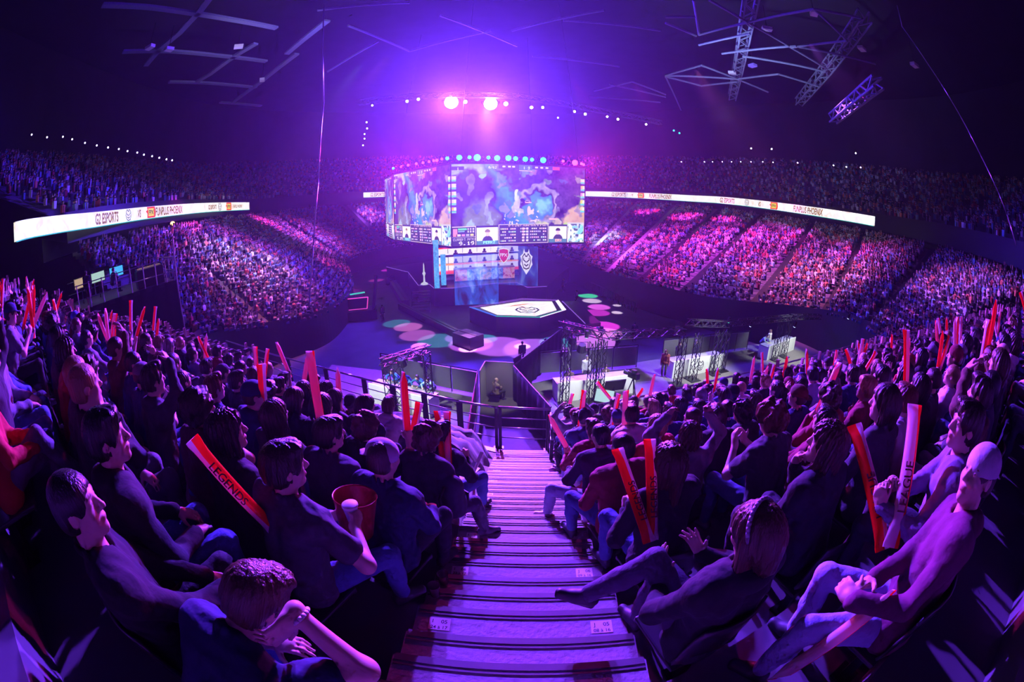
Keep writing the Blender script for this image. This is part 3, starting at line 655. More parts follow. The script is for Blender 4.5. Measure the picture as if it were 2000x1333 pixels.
class Pose:
    """joints of a figure. origin on the floor under the hips, facing +y"""
    def __init__(s, lean=8, hip=.52, head=(0, 0, 0), hands=((-.12, .34, .62), (.12, .34, .62)), feet=((-.11, .43, .09), (.11, .43, .09)), twist=0, side=0,
                 shapes=('relax', 'relax'), hdir=(None, None), palm=((0, 0, -1), (0, 0, -1)), elbow=((-.7, -.5, -.6), (.7, -.5, -.6)), knee=((-.12, .4, 1), (.12, .4, 1)), toes=((-.15, 1, 0), (.15, 1, 0)), neck=None, hipw=.09):
        a = R(lean); b = R(side); s.P = np.array([0, 0, hip]); s.sp = unit((math.sin(b), math.sin(a), math.cos(a)*math.cos(b)))
        tw = R(twist); s.rt = unit((math.cos(tw), math.sin(tw), -math.sin(b))); s.fw = unit(np.cross(s.sp, s.rt))
        s.nb = s.P+s.sp*.50; s.chest = s.P+s.sp*.33
        na = a*.45 if neck is None else R(neck); s.nd = unit((math.sin(b)*.6, math.sin(na), math.cos(na))); s.hc = s.nb+s.nd*.175+s.fw*.02
        s.hm = Matrix.Rotation(R(head[0]), 3, 'Z') @ Matrix.Rotation(R(head[1]), 3, 'X') @ Matrix.Rotation(R(head[2]), 3, 'Y')
        s.sh = [s.P+s.sp*.445-s.rt*.185, s.P+s.sp*.445+s.rt*.185]; s.hip = [s.P+np.array([-hipw, .02, -.02]), s.P+np.array([hipw, .02, -.02])]
        s.el = []; s.wr = []; s.kn = []; s.an = []; s.hdir = []; s.palm = palm; s.shapes = shapes; s.toes = toes
        for i in (0, 1):
            e, w = ik(s.sh[i], hands[i], .29, .255, elbow[i]); s.el.append(e); s.wr.append(w); s.hdir.append(unit(w-e) if hdir[i] is None else unit(hdir[i]))
            kx, an = ik(s.hip[i], feet[i], .44, .43, knee[i]); s.kn.append(kx); s.an.append(an)
    def H(s, v): return s.hc+np.array(s.hm @ Vector(v))
    def bounds(s, pad=.22):
        P = np.array([s.P, s.nb, s.hc, s.hc+np.array([0, 0, .12])]+s.sh+s.el+s.wr+s.kn+s.an); return P.min(0)-pad, P.max(0)+pad
    def head_shapes(s, F, female=False):
        H = s.H; Rm = np.array(s.hm); E = lambda c, r, k=.015, sub=False: F.ell(H(c), r, k, Rm, sub)
        E((0, -.014, .036), (.075, .096, .084)); E((0, .026, -.035), (.06, .062, .075), .03); F.cone(H((0, .058, -.1)), H((0, .07, -.094)), .02, .018, .03)
        E((0, .07, .034), (.052, .022, .014), .02); E((-.04, .058, -.02), (.022, .022, .025), .02); E((.04, .058, -.02), (.022, .022, .025), .02)
        E((-.031, .092, .014), (.017, .016, .011), .012, True); E((.031, .092, .014), (.017, .016, .011), .012, True)
        E((-.031, .073, .013), (.0135, .0135, .0125), .002); E((.031, .073, .013), (.0135, .0135, .0125), .002)
        F.cone(H((0, .086, .02)), H((0, .109, -.018)), .0085, .0125, .012); E((-.012, .096, -.024), (.009, .011, .008), .008); E((.012, .096, -.024), (.009, .011, .008), .008)
        E((0, .087, -.051), (.022, .011, .006), .006); E((0, .085, -.062), (.020, .012, .007), .006)
        for q in (-1, 1): E((q*.077, -.01, .0), (.010, .022, .033), .008); E((q*.084, -.004, .002), (.006, .011, .02), .005, True)
        F.cone(H((0, -.022, -.05)), s.nb+s.sp*.0-s.fw*.01, .053, .06, .03)
    def torso(s, F, g=0.0, k=.05):
        r = s.rt
        for q in (-1, 1):
            F.cone(s.P+r*q*.075, s.P+s.sp*.2+r*q*.06, .108+g, .10+g, k); F.cone(s.P+s.sp*.18+r*q*.06, s.P+s.sp*.38+r*q*.085, .10+g, .112+g, k)
            F.cone(s.nb+r*q*.03-s.fw*.01, s.sh[(q+1)//2], .05+g, .058+g, k)
        F.cone(s.sh[0], s.sh[1], .062+g, .062+g, k)
    def arm(s, F, i, g=0.0, to=1.0, k=.03):
        F.cone(s.sh[i], s.el[i], .052+g, .042+g, k); F.cone(s.el[i], s.el[i]+(s.wr[i]-s.el[i])*to, .042+g, .042+(.029-.042)*to+g*.9, k)
    def body(s, cell=.01, k=.02):
        lo, hi = s.bounds(); F = Field(lo, hi, cell)
        s.torso(F, -.03)
        for i in (0, 1):
            s.arm(F, i, -.002); hand_shapes(F, s.wr[i], s.hdir[i], s.palm[i], 1 if i else -1, s.shapes[i])
            F.cone(s.hip[i], s.hip[i]+(s.kn[i]-s.hip[i])*.3, .06, .055, .03)
        s.head_shapes(F); V, Q = F.mesh()
        # face colouring
        C = np.ones((len(V), 3)); L = (V-s.hc) @ np.array(s.hm); x, y, z = np.abs(L[:, 0]), L[:, 1], L[:, 2]; near = (np.abs(L).max(1) < .13)
        lips = near & (y > .07) & (x < .024) & (z < -.044) & (z > -.07); C[lips] = (.8, .58, .56)
        eye = near & (y > .07) & (np.hypot(x-.031, z-.013) < .0125); C[eye] = (1.3, 1.4, 1.5); C[eye & (np.hypot(x-.031, z-.013) < .0065)] = (.06, .05, .05)
        C[near & (y > .06) & (x > .013) & (x < .05) & (z > .03) & (z < .042)] = (.25, .2, .18)
        return V, Q, C
    def top(s, cell=.01, sleeve='long', kind='shirt', g=.014, seed=0):
        lo, hi = s.bounds(); F = Field(lo, hi, cell); s.torso(F, g)
        F.cone(s.P-np.array([.09, 0, .02]), s.P+np.array([.09, 0, -.02]), .112+g, .112+g, .05)
        for i in (0, 1):
            if sleeve == 'long':
                s.arm(F, i, g, .95); d = unit(s.wr[i]-s.el[i]); F.cone(s.wr[i]-d*.03, s.wr[i]-d*.012, .036+g*.6, .036+g*.6, .008)
            else: F.cone(s.sh[i], s.sh[i]+(s.el[i]-s.sh[i])*.62, .056+g, .058+g, .03)
        F.wrinkle(.0085, 48, seed)
        if kind == 'hoodie':
            b = s.nb-s.fw*.07; F.ell(b+s.sp*.005, (.115, .07, .06), .03, np.stack([s.rt, s.fw, s.sp], 1)); F.cone(s.nb-s.rt*.085+s.fw*.0, s.nb-s.rt*.05+s.fw*.07-s.sp*.05, .035, .025, .03); F.cone(s.nb+s.rt*.085, s.nb+s.rt*.05+s.fw*.07-s.sp*.05, .035, .025, .03)
        elif kind in ('jacket', 'shirt'):
            for q in np.linspace(0, 2*PI, 10)[:-1]:
                p = s.nb+s.rt*.066*math.cos(q)+s.fw*(.066*math.sin(q)-.012)+s.sp*(.022-.03*math.sin(q)); F.cone(p, p+s.nd*(.028 if kind == 'jacket' else .012), .013, .011, .02)
        F.cone(s.nb+s.nd*.01+s.fw*.02, s.H((0, 0, 0)), .05, .07, .01, True)
        return F.mesh()
    def legs(s, cell=.01, g=.012, seed=1):
        lo, hi = s.bounds(); F = Field(lo, hi, cell); F.cone(s.P-np.array([.07, .02, .02]), s.P+np.array([.07, -.02, -.02]), .105, .105, .05); F.cone(s.P+np.array([-.06, 0, 0]), s.P+np.array([-.05, 0, .08]), .10, .095, .03); F.cone(s.P+np.array([.06, 0, 0]), s.P+np.array([.05, 0, .08]), .10, .095, .03)
        for i in (0, 1):
            F.cone(s.hip[i], s.kn[i], .08+g, .053+g, .03); F.cone(s.kn[i], s.kn[i]+(s.an[i]-s.kn[i])*.5, .05+g, .05+g, .02); F.cone(s.kn[i]+(s.an[i]-s.kn[i])*.5, s.kn[i]+(s.an[i]-s.kn[i])*.97, .05+g, .038+g, .02)
        F.wrinkle(.005, 50, seed); return F.mesh()
    def shoe(s, i, cell=.008):
        t = unit(s.toes[i]); a = s.an[i]; up = unit(np.cross(np.cross(t, (0, 0, 1.)), t)); F = Field(a-.3, a+.3, cell); b = a-up*.045
        F.cone(b-t*.035, b+t*.05, .04, .038, .03); F.cone(b+t*.05-up*.012, b+t*.135-up*.018, .038, .03, .03); F.cone(a, a-up*.03, .043, .042, .03)
        for q in (-.02, .02):
            w = np.cross(t, up)*q; F.cone(b-t*.05-up*.034+w, b+t*.145-up*.034+w*.8, .016, .014, .008)
        return F.mesh()

def hair_mesh(kind, seed=0, cell=.0085):
    """in head space: +y is the face"""
    F = Field((-.2, -.26, -.42), (.2, .2, .22), cell); r = np.random.default_rng(seed)
    def dome(g, low=-.03, face=.062, cutears=True):
        F.ell((0, -.014, .038), (.075+g, .096+g, .084+g), .01); F.ell((0, -.05, -.02), (.068+g, .058+g, .06+g), .03)
        F.ell((0, .12+g*.3, -.045), (.09, .085, .105), .02, sub=True)
        if cutears:
            for q in (-1, 1): F.ell((q*.1, .005, -.028), (.04, .036, .045), .015, sub=True)
    g = np.meshgrid(*F.ax, indexing='ij', sparse=True)
    def locks(amp, fr, tilt=25):
        a = np.arctan2(g[0], g[1]+.03); rr = np.sqrt(g[0]**2+g[1]**2+1e-6)
        F.f += (amp*(np.sin(a*fr+g[2]*tilt+1.5*np.sin(rr*45+seed))+.6*np.sin(a*fr*2.3-g[2]*tilt*1.7+2*np.sin(g[2]*40+seed*2)))).astype(np.float32)
    if kind == 'crop': dome(.010); locks(.0012, 26); F.cut((0, -.3, -1), .078)
    elif kind == 'short': dome(.019); F.ell((.02, .055, .105), (.06, .045, .025), .03); locks(.0030, 17); F.cut((0, -.3, -1), .085)
    elif kind == 'quiff': dome(.014); F.ell((.0, .06, .115), (.058, .05, .034), .03); F.ell((0, .0, .12), (.06, .06, .02), .03); locks(.0038, 13, 10); F.cut((0, -.3, -1), .075)
    elif kind == 'side': dome(.02); F.cone((-.05, .05, .1), (.06, .08, .07), .03, .022, .03); locks(.003, 15, 40); F.cut((0, -.3, -1), .09)
    elif kind == 'curly': dome(.034, cutears=False); F.wrinkle(.016, 75, seed); F.cut((0, -.2, -1), .1)
    elif kind == 'afro': F.ell((0, -.03, .045), (.125, .14, .125), .01); F.ell((0, .135, -.05), (.085, .085, .1), .03, sub=True); F.wrinkle(.012, 80, seed)
    elif kind in ('long', 'longwavy'):
        dome(.018, cutears=False)
        for q in (-1, 1): F.cone((q*.062, -.03, .0), (q*.075, -.035, -.27), .042, .03, .03); F.cone((q*.08, .01, .02), (q*.082, .03, -.2), .022, .016, .03)
        F.cone((0, -.085, .02), (0, -.085, -.3), .055, .045, .05); locks(.0042 if kind == 'long' else .007, 19, 8 if kind == 'long' else 34)
    elif kind == 'bob':
        dome(.02, cutears=False)
        for q in (-1, 1): F.cone((q*.07, -.02, .0), (q*.078, -.005, -.11), .036, .03, .03)
        F.cone((0, -.085, .0), (0, -.08, -.12), .055, .05, .05); locks(.0035, 18, 8)
    elif kind == 'ponytail':
        dome(.012); F.cone((0, -.11, .06), (0, -.15, .04), .028, .032, .01); F.cone((0, -.15, .04), (0, -.15, -.2), .034, .015, .02); locks(.0028, 20)
    elif kind == 'bun': dome(.013); F.ell((0, -.11, .1), (.05, .045, .045), .012); locks(.0028, 20)
    elif kind == 'cap':
        F.ell((0, -.014, .045), (.09, .11, .09), .01); F.cut((0, .12, -1), -.025)
        for x in np.linspace(-.055, .055, 7): F.cone((x, .07, .04), (x*.9, .165-abs(x)*.6, .028), .006, .005, .012)
    elif kind == 'backcap':
        F.ell((0, -.014, .045), (.09, .11, .09), .01); F.cut((0, -.12, -1), -.02)
        for x in np.linspace(-.055, .055, 7): F.cone((x, -.1, .03), (x*.9, -.185+abs(x)*.6, .018), .006, .005, .012)
    elif kind == 'beanie': F.ell((0, -.014, .05), (.09, .108, .1), .01); F.cut((0, .2, -1), -.01); F.cone((-.05, -.05, .02), (.05, -.05, .02), .05, .05, .02); locks(.0012, 40, 0)
    elif kind == 'hoodup':
        F.ell((0, -.025, .035), (.105, .125, .115), .01); F.cone((0, -.05, -.05), (0, -.06, -.14), .1, .11, .04); F.ell((0, .12, -.02), (.075, .1, .1), .02, sub=True); F.wrinkle(.004, 60, 3)
    return F.mesh()
M['skin'] = mat('skin', (1, 1, 1), .5, src='objcol', noise=.08, nscale=40); M['cloth'] = mat('woven_cloth', (1, 1, 1), .9, src='obj', noise=.3, nscale=11, bump=.75)
M['denim'] = mat('trouser_cloth', (1, 1, 1), .88, src='obj', noise=.25, nscale=16, bump=.7); M['shoe'] = mat('shoe_leather', (1, 1, 1), .55, src='obj', noise=.15)
def hair_mat():
    m = mat('hair', (1, 1, 1), .38, src='obj', spec=.5); nt = m.node_tree; N = nt.nodes; L = nt.links; b = N['Principled BSDF']
    tc = N.new('ShaderNodeTexCoord'); mp = N.new('ShaderNodeMapping'); mp.inputs['Scale'].default_value = (90, 90, 9); nz = N.new('ShaderNodeTexNoise'); nz.inputs['Scale'].default_value = 1.5; nz.inputs['Detail'].default_value = 2
    bp = N.new('ShaderNodeBump'); bp.inputs['Strength'].default_value = .7; bp.inputs['Distance'].default_value = .01
    L.new(tc.outputs['Object'], mp.inputs[0]); L.new(mp.outputs[0], nz.inputs[0]); L.new(nz.outputs[0], bp.inputs['Height']); L.new(bp.outputs[0], b.inputs['Normal']); return m
M['hair'] = hair_mat()
_hair = {}
def hair_data(kind, seed=0):
    if (kind, seed) not in _hair:
        V, F = hair_mesh(kind, seed); _hair[(kind, seed)] = mesh_np('hair', V, F, M['cloth'] if kind in ('cap', 'backcap', 'beanie', 'hoodup') else M['hair'], smooth=True, link=False)
    return _hair[(kind, seed)]
class Figure:
    """the shared meshes of one pose"""
    def __init__(s, pose, cell=.011, sleeve='long', kind='shirt', seed=0, g=.014):
        s.pose = pose; V, F, C = pose.body(cell); s.body = mesh_np('person', V, F, M['skin'], smooth=True, col=C, link=False)
        c2 = max(cell, .0105); V, F = pose.top(c2, sleeve, kind, g, seed); s.top = mesh_np(kind, V, F, M['cloth'], smooth=True, link=False)
        V, F = pose.legs(c2*1.15, seed=seed+5); s.legs = mesh_np('trousers', V, F, M['denim'], smooth=True, link=False)
        s.shoes = [mesh_np('shoe', *pose.shoe(i, max(.009, cell)), M['shoe'], smooth=True, link=False) for i in (0, 1)]; s.kind = kind
    def hands(s): return s.pose.wr, s.pose.hdir
def link_obj(name, me, parent, color):
    o = bpy.data.objects.new(name, me); COL.objects.link(o)
    if parent is not None: o.parent = parent
    o.color = (*color, 1); return o
def put_person(fig, loc, rz, hair, cols, label, group=None, scale=1.0, seed=0, shoe_col=(.05, .05, .06)):
    skin, hairc, topc, legc = cols
    p = link_obj('person', fig.body, None, skin); p.location = loc; p.rotation_euler = (0, 0, rz); p.scale = (scale,)*3; tag(p, label, 'person', group)
    link_obj(fig.kind, fig.top, p, topc); link_obj('trousers', fig.legs, p, legc)
    for m in fig.shoes: link_obj('shoe', m, p, shoe_col)
    if hair:
        nm = {'cap': 'cap', 'backcap': 'cap', 'beanie': 'beanie', 'hoodup': 'hood'}.get(hair, 'hair')
        h = link_obj(nm, hair_data(hair, seed), p, hairc); q = fig.pose; MM = Matrix.Translation(Vector(q.hc)) @ q.hm.to_4x4(); h.matrix_local = MM
        if hair in ('cap', 'backcap', 'beanie'):
            h2 = link_obj('hair', hair_data('crop', 0), p, (.05, .035, .03)); h2.matrix_local = MM
    return p
# ------------------------------------------------------------------ the audience in our two blocks
POSES = [
 dict(),
 dict(lean=36, hands=((-.03, .50, .60), (.05, .47, .62)), elbow=((-1, -.2, -.6), (1, -.2, -.6)), neck=8, shapes=('curl', 'curl')),
 dict(lean=14, hands=((.10, .30, .62), (.055, .285, .965)), elbow=((-.8, -.2, -.6), (.5, .2, -1)), hdir=(None, (-.2, -.35, 1)), palm=((0, 0, -1), (-.3, -1, 0)), shapes=('relax', 'curl')),
 dict(lean=6, hands=((.12, .24, .80), (-.12, .27, .76)), elbow=((-1, .1, -.7), (1, .1, -.7)), palm=((0, -1, 0), (0, -1, 0)), shapes=('curl', 'curl')),
 dict(lean=-6, hands=((-.06, .33, .60), (.06, .33, .60)), head=(0, 8, 0), feet=((-.14, .5, .09), (.14, .48, .09))),
 dict(lean=16, hands=((-.06, .40, .86), (.06, .40, .86)), elbow=((-.7, -.1, -1), (.7, -.1, -1)), palm=((.8, 0, .3), (-.8, 0, .3)), hdir=((.2, .5, .7), (-.2, .5, .7)), shapes=('curl', 'curl'), head=(0, -14, 0)),
 dict(lean=10, hands=((-.12, .34, .62), (.25, .36, 1.02)), elbow=((-.7, -.5, -.6), (.9, .1, -1)), hdir=(None, (0, .3, 1)), palm=((0, 0, -1), (-1, .2, 0)), shapes=('relax', 'fist')),
 dict(lean=12, hands=((-.13, .42, .80), (.13, .42, .80)), elbow=((-.8, 0, -1), (.8, 0, -1)), hdir=((.05, .6, .7), (-.05, .6, .7)), palm=((1, 0, 0), (-1, 0, 0)), shapes=('fist', 'fist')),
 dict(lean=4, hands=((-.02, .36, .68), (.12, .38, .66)), feet=((-.12, .43, .09), (-.05, .60, .34)), knee=((-.12, .4, 1), (.25, .4, 1)), toes=((-.15, 1, 0), (.3, .9, -.3)), head=(12, 0, 0)),
 dict(lean=22, hands=((-.055, .36, .90), (.16, .45, .62)), elbow=((-.6, .2, -1), (.8, -.3, -.6)), hdir=((.2, -.3, 1), None), palm=((.3, -1, 0), (0, 0, -1)), shapes=('fist', 'relax'), head=(-14, -6, 0)),
 dict(lean=9, hands=((-.03, .36, .98), (.03, .36, .98)), elbow=((-.8, 0, -1), (.8, 0, -1)), hdir=((.1, .3, 1), (-.1, .3, 1)), palm=((1, 0, 0), (-1, 0, 0)), shapes=('open', 'open'), head=(6, 6, 0)),
 dict(lean=12, hands=((-.2, .26, 1.33), (.2, .26, 1.33)), elbow=((-1, .3, .2), (1, .3, .2)), hdir=((.4, -.3, 1), (-.4, -.3, 1)), palm=((.5, -1, 0), (-.5, -1, 0)), shapes=('curl', 'curl')),
 dict(lean=10, head=(24, -4, 4)), dict(lean=20, head=(-18, -6, -4), hands=((-.16, .44, .6), (.02, .36, .61))),
]
KINDS_ = ['shirt', 'hoodie', 'jacket', 'shirt', 'hoodie', 'shirt', 'shirt', 'jacket', 'jacket', 'hoodie', 'shirt', 'hoodie', 'shirt', 'jacket']
SLV = ['long', 'long', 'long', 'short', 'long', 'short', 'short', 'long', 'long', 'long', 'short', 'long', 'long', 'long']
FIGS = [Figure(Pose(**p), .0115, SLV[i], KINDS_[i], i) for i, p in enumerate(POSES)]
FAR = [Figure(Pose(**p), .0185, SLV[i], KINDS_[i], i) for i, p in enumerate(POSES)]   # the same poses, coarser, for people further off
TOPC = [('black', (.02, .02, .025)), ('navy', (.03, .045, .13)), ('charcoal', (.06, .06, .07)), ('grey', (.2, .2, .22)), ('dark green', (.03, .07, .05)), ('maroon', (.2, .025, .04)), ('white', (.62, .6, .62)), ('blue', (.06, .12, .4)), ('light grey', (.4, .4, .43)), ('red', (.45, .03, .03)), ('brown', (.14, .08, .05))]
TOPW = [.25, .18, .15, .1, .05, .06, .06, .06, .04, .03, .02]
HAIRC = [('black', (.012, .01, .01)), ('dark brown', (.035, .022, .015)), ('brown', (.08, .045, .025)), ('blond', (.32, .2, .09)), ('auburn', (.13, .04, .02)), ('grey', (.25, .24, .24))]
HAIRW = [.36, .3, .16, .1, .05, .03]
HSTY = [('crop', 'cropped %s hair'), ('short', 'short %s hair'), ('quiff', 'swept up %s hair'), ('side', 'side parted %s hair'), ('curly', 'curly %s hair'), ('long', 'long %s hair'), ('longwavy', 'long wavy %s hair'), ('bob', '%s bob'), ('ponytail', '%s ponytail'), ('bun', '%s hair bun'), ('cap', 'a %s cap'), ('backcap', 'a backward %s cap'), ('beanie', 'a %s beanie'), ('', 'a bald head')]
HSTW = [.16, .2, .1, .1, .07, .1, .05, .06, .04, .02, .05, .02, .02, .01]
LEGC = [(.03, .035, .06), (.05, .08, .18), (.1, .16, .34), (.02, .02, .022), (.12, .12, .14), (.2, .28, .5)]
ORD = ['first', 'second', 'third', 'fourth', 'fifth', 'sixth', 'seventh', 'eighth', 'ninth', 'tenth', 'eleventh', 'twelfth', 'thirteenth', 'fourteenth', 'fifteenth', 'sixteenth', 'seventeenth', 'eighteenth', 'nineteenth', 'twentieth'] + \
      ['twenty-'+x for x in ('first', 'second', 'third', 'fourth', 'fifth', 'sixth', 'seventh', 'eighth', 'ninth')] + ['thirtieth'] + ['thirty-'+x for x in ('first', 'second', 'third', 'fourth', 'fifth', 'sixth', 'seventh', 'eighth', 'ninth')] + ['fortieth']*40
GRP = 'spectators seated in the two near blocks'
def rzf(side): return math.atan2(-SIDE[side]['n'][0], SIDE[side]['n'][1])
def seat_xyz(side, k, d, back=.5):
    p = row_front(side, k, d, back); return Vector((p[0], p[1], zF(Fk(k))))
def local(side, k, d, v, dz=0.0):
    """point of a seated figure's own space in the hall"""
    return seat_xyz(side, k, d) + Matrix.Rotation(rzf(side), 3, 'Z') @ Vector(v)
def where(side, k, i): return 'block %s, %s row up, %s from stairs' % (side, ORD[8-k], ORD[i])

# ---- inflatable cheering sticks
def stick_mesh():
    n, L = 18, .60; V = []; F = []; C = []
    prof = [(-.02, .042, .003), (0, .043, .004), (.03, .038, .018), (.07, .035, .033), (.3, .0355, .0355), (.53, .035, .033), (.57, .038, .018), (.6, .043, .004), (.62, .042, .003)]
    for z, a, b in prof:
        for i in range(n):
            t = 2*PI*i/n; V.append((a*math.cos(t), b*math.sin(t), z))
    F = [(k*n+i, k*n+(i+1) % n, (k+1)*n+(i+1) % n, (k+1)*n+i) for k in range(len(prof)-1) for i in range(n)]
    return V, F, n
def stick_mat(name, c):
    m = mat(name, c, .22, spec=.6); nt = m.node_tree; N = nt.nodes; L = nt.links; t = N.new('ShaderNodeBsdfTranslucent'); t.inputs[0].default_value = (*c, 1)
    x = N.new('ShaderNodeMixShader'); x.inputs[0].default_value = .55; o = N['Material Output']; L.new(N['Principled BSDF'].outputs[0], x.inputs[1]); L.new(t.outputs[0], x.inputs[2]); L.new(x.outputs[0], o.inputs[0]); return m
M['stickred'] = stick_mat('red_vinyl', (.95, .02, .015)); M['stickwhite'] = stick_mat('white_vinyl', (.85, .8, .82))
def make_stick():
    V, F, n = stick_mesh(); me = bpy.data.meshes.new('cheer_stick'); me.from_pydata(V, [], F); me.materials.append(M['stickred']); me.materials.append(M['stickwhite'])
    me.polygons.foreach_set('material_index', [0 if 6 <= (i % n) < 14 else 1 for i in range(len(F))]); me.polygons.foreach_set('use_smooth', [True]*len(F)); me.update(); return me
STICK = make_stick()
_word = {}
def stick(base, d, label, roll=0.0, word=None, scale=1.0, name='cheer_stick'):
    """base = where the hand holds it (a little above the lower end), d = the way it points"""
    d = Vector(d).normalized(); o = bpy.data.objects.new(name, STICK); COL.objects.link(o); q = d.to_track_quat('Z', 'Y')
    if not word and roll < 10: q = q @ Matrix.Rotation(roll, 3, 'Z').to_quaternion()
    if word or roll > 10:   # turn the printed face (or the bare one) towards the stairs
        side_ = q.inverted() @ (Vector((0, 0, CAMZ))-Vector(base)); q = q @ Matrix.Rotation(math.atan2(side_.x, -side_.y)+(roll % 10 if roll < 10 else roll-10), 3, 'Z').to_quaternion()
    o.rotation_mode = 'QUATERNION'; o.rotation_quaternion = q; o.location = Vector(base)-d*.09*scale; o.scale = (scale,)*3; tag(o, label, 'inflatable stick', 'inflatable cheering sticks')
    if word:
        key = word; white = word.startswith('*'); word = word.strip('*')
        if key not in _word:
            V, F = text_geo(word, 0, .01); V = V*.062; W_ = []
            for x, y, z in V:   # runs along the stick, wrapped on its face
                a = (PI/2 if white else -PI/2)-(y-.021)/.040; W_.append((.0405*math.cos(a), .0405*math.sin(a), .12+x))
            me = bpy.data.meshes.new('lettering'); me.from_pydata(W_, [], F); me.materials.append(M['stickink']); _word[key] = me
        t = bpy.data.objects.new('lettering', _word[key]); COL.objects.link(t); t.parent = o
    return o
M['stickink'] = mat('dark_red_print', (.09, .008, .02), .5)

# ---- seats
def make_seat():
    r = empty('stand_seat')
    m = MB(); V = []
    nx, nz = 9, 6
    for j in range(nz):
        for i in range(nx):
            x = -.22+.44*i/(nx-1); z = .46+.36*j/(nz-1); V.append((x*(1-.12*max(0, (j-3.5)/1.5)), -.245-.10*j/(nz-1)*.5+.05*(x/.22)**2, z))
    F = [(j*nx+i, j*nx+i+1, (j+1)*nx+i+1, (j+1)*nx+i) for j in range(nz-1) for i in range(nx-1)]
    b = mesh_np('backrest', V, F, M['seatpl'], r, True); md = b.modifiers.new('t', 'SOLIDIFY'); md.thickness = .018; md.offset = 0
    m = MB(); m.box((0, -.02, .40), (.43, .40, .035)); m.box((0, .175, .393), (.43, .03, .05)); o = m.build('seat_pan', M['seatpl'], r); md = o.modifiers.new('b', 'BEVEL'); md.width = .012; md.segments = 2
    m = MB(); m.box((0, -.14, .2), (.07, .06, .4)); m.box((0, -.14, .01), (.14, .14, .02)); m.bar((0, -.2, .36), (0, -.27, .62), .05, .02); m.build('bracket', M['steel'], r)
    return r
SEAT = make_seat(); _seat_used = [False]
def put_seat(side, k, d, label):
    s = SEAT if not _seat_used[0] else copy_tree(SEAT); _seat_used[0] = True
    s.location = seat_xyz(side, k, d); s.rotation_euler = (0, 0, rzf(side)); return tag(s, label, 'seat', 'fixed seats of the near blocks')

HEROES = []   # (side, row, d) already taken by people built one by one
def taken(side, k, d): return any(s == side and kk == k and abs(d-dd) < .42 for s, kk, dd in HEROES)
def pickw(L, Wt): return L[RNG.choice(len(L), p=np.array(Wt)/sum(Wt))]
def fill_audience():
    cand = []
    for side in 'IJ':
        for k in range(K0, K1+1):
            for i in range(int((dmax(side, k)-.3)/.55)):
                d = .16+.55*i+RNG.normal(0, .025)
                if side == 'I' and (k >= 6 or (k == 5 and d < 3.2)): 
                    if d < 8.6: continue
                if side == 'I' and (k == 4 and d < 1.2 or k == 5 and d < 4.4): continue
                if side == 'I' and 4.35 < d < 5.45: continue
                if taken(side, k, d) or (side == 'J' and k <= -1 and d < .9) or (side == 'I' and k <= -1 and d < .5): continue
                p = seat_xyz(side, k, d); hd = p+Vector((0, 0, 1.22)); x, y = proj(hd); D = (hd-Vector((0, 0, CAMZ))).length
                if side == 'I' and d > 14.5 and k >= 1 and p.x < -15.2: continue
                if x < -130 or x > 2160 or y > 1230 or D < 1.1 or math.degrees(abs(math.atan2(p.x, max(p.y, .01)))) > 82: continue
                if RNG.random() < .035: continue
                cand.append((D, side, k, d, i))
    cand.sort(key=lambda c: c[0]); return cand
# ------------------------------------------------------------------ the people nearest the aisle, built one by one
N_HERO = 0
def hero(side, k, d, pose, kind, sleeve, hair, cols, label, back=.5, turn=0.0, cell=.0085, sc=1.05, seed=0, shoe=(.05, .05, .06), seat=True, hat_yaw=None):
    """returns the person and a function from its own space to the hall"""
    global N_HERO; N_HERO += 1; HEROES.append((side, k, d)); p = seat_xyz(side, k, d, back); rz = rzf(side)+R(turn); ps = Pose(**pose)
    fig = Figure(ps, cell, sleeve, kind, seed); ob = put_person(fig, p, rz, hair, cols, label, GRP, sc, seed % 2, shoe)
    if hat_yaw is not None:
        for ch in ob.children:
            if ch.name.startswith('cap'): ch.matrix_local = Matrix.Translation(Vector(ps.hc)) @ (ps.hm @ Matrix.Rotation(R(hat_yaw), 3, 'Z')).to_4x4()
    if seat: put_seat(side, k, d, 'dark plastic seat under the %s' % label.split(',')[0].split(' with ')[0].replace('person', 'spectator'))
    MR = Matrix.Rotation(rz, 3, 'Z'); return ob, fig, (lambda v: p+MR @ (Vector(v)*sc)), (lambda v: MR @ Vector(v))
BLK, NVY, CHR, MRN = (.016, .016, .02), (.025, .035, .1), (.05, .05, .06), (.2, .022, .04)
JEAN, LJEAN, DKT = (.07, .12, .32), (.3, .36, .6), (.03, .03, .045)
HB, HD, HBR = (.012, .01, .01), (.03, .02, .014), (.075, .04, .022)
def held_stick(P, D, fig, h, tilt, label, roll=0.0, word=None):
    w = Vector(fig.pose.wr[h]); c = w+Vector(fig.pose.hdir[h])*.07+Vector(unit(fig.pose.palm[h]))*.035; return stick(P(c), D(tilt), label, roll, word)
